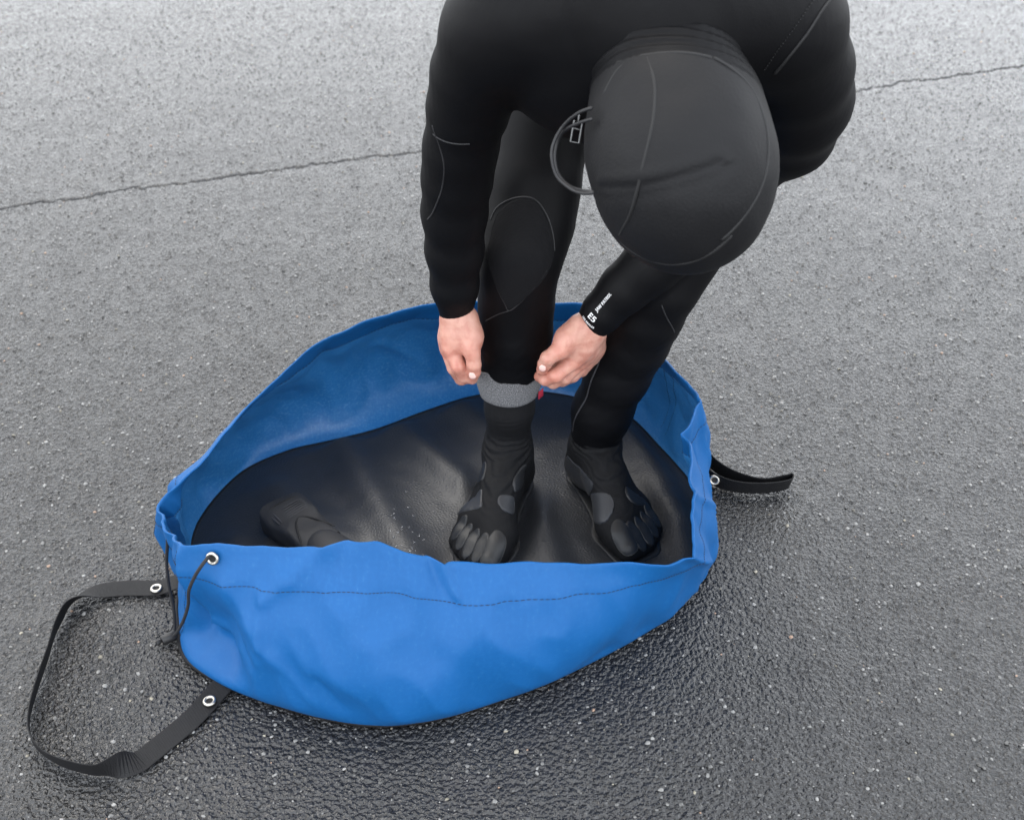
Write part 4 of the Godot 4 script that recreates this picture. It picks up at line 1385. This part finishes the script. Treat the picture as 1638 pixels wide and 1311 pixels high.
func sole_a(f: Field) -> void:
	f.chain([Vector4(-0.0018, 0.0080, -1.4508, 0.0400), Vector4(-0.0239, 0.0080, -1.3905, 0.0380), Vector4(-0.0412, 0.0080, -1.3175, 0.0520)], 0.0200, 0)
	f.chain([Vector4(-0.0160, 0.0080, -1.2953, 0.0300), Vector4(-0.0361, 0.0080, -1.2427, 0.0250)], 0.0200, 0)
	f.chain([Vector4(-0.0650, 0.0080, -1.3290, 0.0280), Vector4(-0.0681, 0.0080, -1.2625, 0.0240)], 0.0200, 0)
	f.cut(Vector3(-0.0258, 0.0110, -1.3600), Vector3(0.0000, 1.0000, 0.0000), 0.3000)
	f.cut(Vector3(-0.0258, 0.0000, -1.3600), Vector3(0.0000, -1.0000, 0.0000), 0.3000)


func sole_b(f: Field) -> void:
	f.chain([Vector4(0.1314, 0.0080, -1.4748, 0.0400), Vector4(0.1582, 0.0080, -1.4164, 0.0380), Vector4(0.1811, 0.0080, -1.3449, 0.0520)], 0.0200, 0)
	f.chain([Vector4(0.1578, 0.0080, -1.3208, 0.0300), Vector4(0.1820, 0.0080, -1.2700, 0.0250)], 0.0200, 0)
	f.chain([Vector4(0.2040, 0.0080, -1.3582, 0.0280), Vector4(0.2123, 0.0080, -1.2923, 0.0240)], 0.0200, 0)
	f.cut(Vector3(0.1625, 0.0110, -1.3861), Vector3(0.0000, 1.0000, 0.0000), 0.3000)
	f.cut(Vector3(0.1625, 0.0000, -1.3861), Vector3(0.0000, -1.0000, 0.0000), 0.3000)


func boots(t: Node3D) -> void:
	for k in 2:
		var f := Field.new()
		var so := Field.new()
		if k == 0:
			boot_a(f)
			sole_a(so)
		else:
			boot_b(f)
			sole_b(so)
		f.fill(0.003)
		so.fill(0.004)
		var heel: Vector3 = Vector3(0.0074, 0.0000, -1.4856) if k == 0 else Vector3(0.1195, 0.0000, -1.5087)
		var fw: Vector3 = Vector3(-0.2557, 0.0000, 0.9668) if k == 0 else Vector3(0.3307, 0.0000, 0.9437)
		var rt: Vector3 = Vector3(-0.9668, 0.0000, -0.2557) if k == 0 else Vector3(0.9437, -0.0000, -0.3307)
		var net := f.net(PackedVector3Array(), PackedVector3Array(), PackedInt32Array())
		var pts: PackedVector3Array = net[0]
		var nor: PackedVector3Array = net[1]
		# wrinkles where the ankle bends
		var wob := FastNoiseLite.new()
		wob.seed = 3 + k
		wob.frequency = 9.0
		for i in pts.size():
			var p := pts[i]
			var d := (p - heel).dot(fw)
			var y := p.y + 0.15 * (d - 0.06) + 0.012 * wob.get_noise_3d(p.x, p.y * 2.0, p.z)
			var amt := exp(-pow((y - 0.115) / 0.022, 2.0)) * smoothstep(0.02, 0.07, d) + 0.35 * exp(-pow((y - 0.175) / 0.012, 2.0))
			pts[i] = p + nor[i] * amt * 0.0016 * sin(y * TAU / 0.0085)
		var b := obj("boot", pack_smooth(pts, net[2]), M["boot_neoprene"], t)
		b.set_meta("label", "black split toe neoprene boot under the turned up cuff" if k == 0 else "black split toe neoprene boot planted turned outward")
		obj("sole", so.mesh(), M["sole_rubber"], b)
		# rubber caps over the toes
		for i in 5:
			var a = [[0.208, -0.030, 0.259, -0.021, 0.017], [0.214, -0.008, 0.255, -0.001, 0.0115], [0.205, 0.010, 0.246, 0.017, 0.0108], [0.194, 0.025, 0.231, 0.033, 0.0102], [0.180, 0.0365, 0.213, 0.046, 0.0096]][i]
			var p0: Vector3 = heel + fw * a[0] + rt * a[1] + Vector3(0, 0.06, 0)
			var p1: Vector3 = heel + fw * (a[2] + 0.004) + rt * a[3] + Vector3(0, 0.05, 0)
			var ax := (p1 - p0).normalized()
			var sd := ax.cross(Vector3.UP)
			var outl := []
			for q in 16:
				var ang := TAU * q / 16.0
				var u := cos(ang)
				var w := sin(ang)
				var pp: Vector3 = (p0 + p1) * 0.5 + ax * u * (p1 - p0).length() * 0.5 + sd * signf(w) * pow(absf(w), 0.7) * a[4]
				# let it fall onto the toe
				for it in 40:
					var dd := f.at(pp)
					if dd < 0.0004:
						break
					pp.y -= maxf(dd * 0.7, 0.0004)
				outl.append(pp)
			obj("toe_cap", patch(f, outl, 0.0016, 0.003), M["rubber"], b)
		var ps := [[Vector3(-0.051, 0.077, -1.354), Vector3(-0.046, 0.076, -1.337), Vector3(-0.050, 0.070, -1.317), Vector3(-0.095, 0.041, -1.340)], [Vector3(-0.022, 0.083, -1.329), Vector3(-0.011, 0.083, -1.335), Vector3(0.004, 0.072, -1.338), Vector3(0.003, 0.061, -1.313), Vector3(-0.011, 0.071, -1.307), Vector3(-0.022, 0.078, -1.317)], [Vector3(-0.045, 0.095, -1.404), Vector3(-0.040, 0.097, -1.378), Vector3(-0.049, 0.085, -1.365), Vector3(-0.068, 0.056, -1.383), Vector3(-0.063, 0.061, -1.391)], [Vector3(0.024, 0.092, -1.401), Vector3(0.007, 0.096, -1.373), Vector3(0.001, 0.092, -1.356), Vector3(0.005, 0.078, -1.345), Vector3(0.017, 0.077, -1.367)]] if k == 0 else [[Vector3(0.127, 0.052, -1.369), Vector3(0.146, 0.075, -1.349), Vector3(0.159, 0.076, -1.337), Vector3(0.161, 0.068, -1.320), Vector3(0.142, 0.050, -1.303), Vector3(0.131, 0.035, -1.335)], [Vector3(0.093, 0.071, -1.452), Vector3(0.109, 0.074, -1.420), Vector3(0.127, 0.084, -1.382), Vector3(0.131, 0.076, -1.368), Vector3(0.123, 0.042, -1.378), Vector3(0.112, 0.011, -1.431), Vector3(0.094, 0.021, -1.453), Vector3(0.086, 0.039, -1.464)], [Vector3(0.181, 0.079, -1.360), Vector3(0.199, 0.065, -1.358), Vector3(0.218, 0.049, -1.352), Vector3(0.197, 0.061, -1.335), Vector3(0.182, 0.073, -1.340)]]
		for i in ps.size():
			if ps[i].size() > 3:
				obj("rubber_panel", patch(f, ps[i], 0.0018, 0.003), M["rubber_worn"] if i < 2 else M["rubber"], b)


# ------------------------------------------------------------------ the glove that lies in the bag
func glove() -> void:
	var t := thing("glove", "black neoprene glove lying on the bag floor behind the front rim", "glove")
	var a: Vector3 = Vector3(-0.3585, 0.0300, -1.3403)
	var b: Vector3 = Vector3(-0.2842, 0.0320, -1.2612)
	var ax := (b - a).normalized()
	ax = Vector3(ax.x, 0, ax.z).normalized()
	var sd := Vector3.UP.cross(ax)
	# hand end
	var f := Field.new()
	var w := a + ax * 0.125
	f.ell(w - ax * 0.005, Vector3(0.040, 0.020, 0.031), Basis(ax, Vector3.UP, sd), 0.02, 0)
	f.ell(w + ax * 0.045, Vector3(0.055, 0.020, 0.044), Basis(ax, Vector3.UP, sd), 0.02, 0)
	for i in 4:
		var o := (i - 1.5) * 0.021
		var k := w + ax * 0.075 + sd * o
		var l: float = [0.055, 0.068, 0.070, 0.058][i]
		f.chain([Vector4(k.x, k.y - 0.004, k.z, 0.0125), Vector4(k.x + ax.x * l * 0.5, k.y - 0.002, k.z + ax.z * l * 0.5, 0.0118), Vector4(k.x + ax.x * l, k.y - 0.012, k.z + ax.z * l, 0.0105)], 0.006, 0)
	var th := w + ax * 0.02 + sd * 0.035
	var te := w + ax * 0.065 + sd * 0.062
	f.chain([Vector4(th.x, th.y - 0.004, th.z, 0.016), Vector4(te.x, te.y - 0.010, te.z, 0.0115)], 0.01, 0)
	f.chain([Vector4(w.x - ax.x * 0.03, w.y, w.z - ax.z * 0.03, 0.024), Vector4(w.x + ax.x * 0.03, w.y, w.z + ax.z * 0.03, 0.022)], 0.03, 0)
	obj("hand", f.fill(0.0035).mesh(), M["glove_neoprene"], t)
	# gauntlet: a slumped open sleeve
	var n := 40
	var rows := []
	for side in 2:
		for j in 19:
			var q := j / 18.0 if side == 0 else 1.0 - j / 18.0
			var u := 1.0 - q
			var r := []
			for i in n:
				var an := TAU * i / n
				var x := signf(cos(an)) * pow(absf(cos(an)), 0.5)
				var y := signf(sin(an)) * pow(absf(sin(an)), 0.65)
				var hw := lerpf(0.044, 0.031, 1.0 - u) - (0.0035 if side == 1 else 0.0)
				var hh := lerpf(0.026, 0.020, 1.0 - u) - (0.0035 if side == 1 else 0.0)
				var c := a + ax * (u * -0.012 + (1.0 - u) * 0.10)
				var slant := -0.012 * y * u
				var p := c + sd * x * hw + Vector3.UP * (y * hh) + ax * slant
				p += Vector3.UP * 0.0022 * sin(u * 9.0 + x * 2.0) + (sd * x + Vector3.UP * y) * 0.0022 * fold.get_noise_2d(u * 9.0 + 3.0, an * 3.0)
				r.append(p)
			rows.append(r)
	var s := sheet(rows, true)
	var idx: PackedInt32Array = s[1]
	idx.reverse()
	var sleeve := obj("gauntlet", pack_smooth(s[0], idx), M["glove_neoprene"], t)
	var top := func(u: float, x: float) -> Vector3:
		var hh := lerpf(0.026, 0.020, 1.0 - u) * pow(maxf(0.0, 1.0 - pow(absf(x), 4.0)), 0.325)
		return a + ax * (u * -0.012 + (1.0 - u) * 0.10 - 0.012 * u) + sd * x * 0.037 + Vector3.UP * (hh + 0.0005 + 0.0022 * sin(u * 9.0 + x * 2.0))
	var arc := []
	for i in 13:
		var v := i / 12.0
		arc.append(top.call(0.12 + 0.42 * sin(PI * v), lerpf(-0.85, 0.85, v)))
	obj("seam", tube(arc, 0.0016, 6), M["dark_seam"], sleeve)
	var hem := []
	for i in 11:
		hem.append(top.call(0.90, lerpf(-0.9, 0.9, i / 10.0)))
	obj("seam", tube(hem, 0.0012, 6), M["dark_seam"], sleeve)
	for i in 6:
		var v := 0.62 + 0.035 * i
		var rib := []
		for k in 9:
			rib.append(top.call(v, lerpf(-0.35, 0.75, k / 8.0)))
		obj("rib", tube(rib, 0.0010, 5), M["grey_seam"], sleeve)
	for i in 2:
		var x := -0.70 - 0.12 * i
		obj("tab", tube([top.call(0.62, x), top.call(0.74, x), top.call(0.86, x)], 0.0022, 6), M["grey_seam"], sleeve)
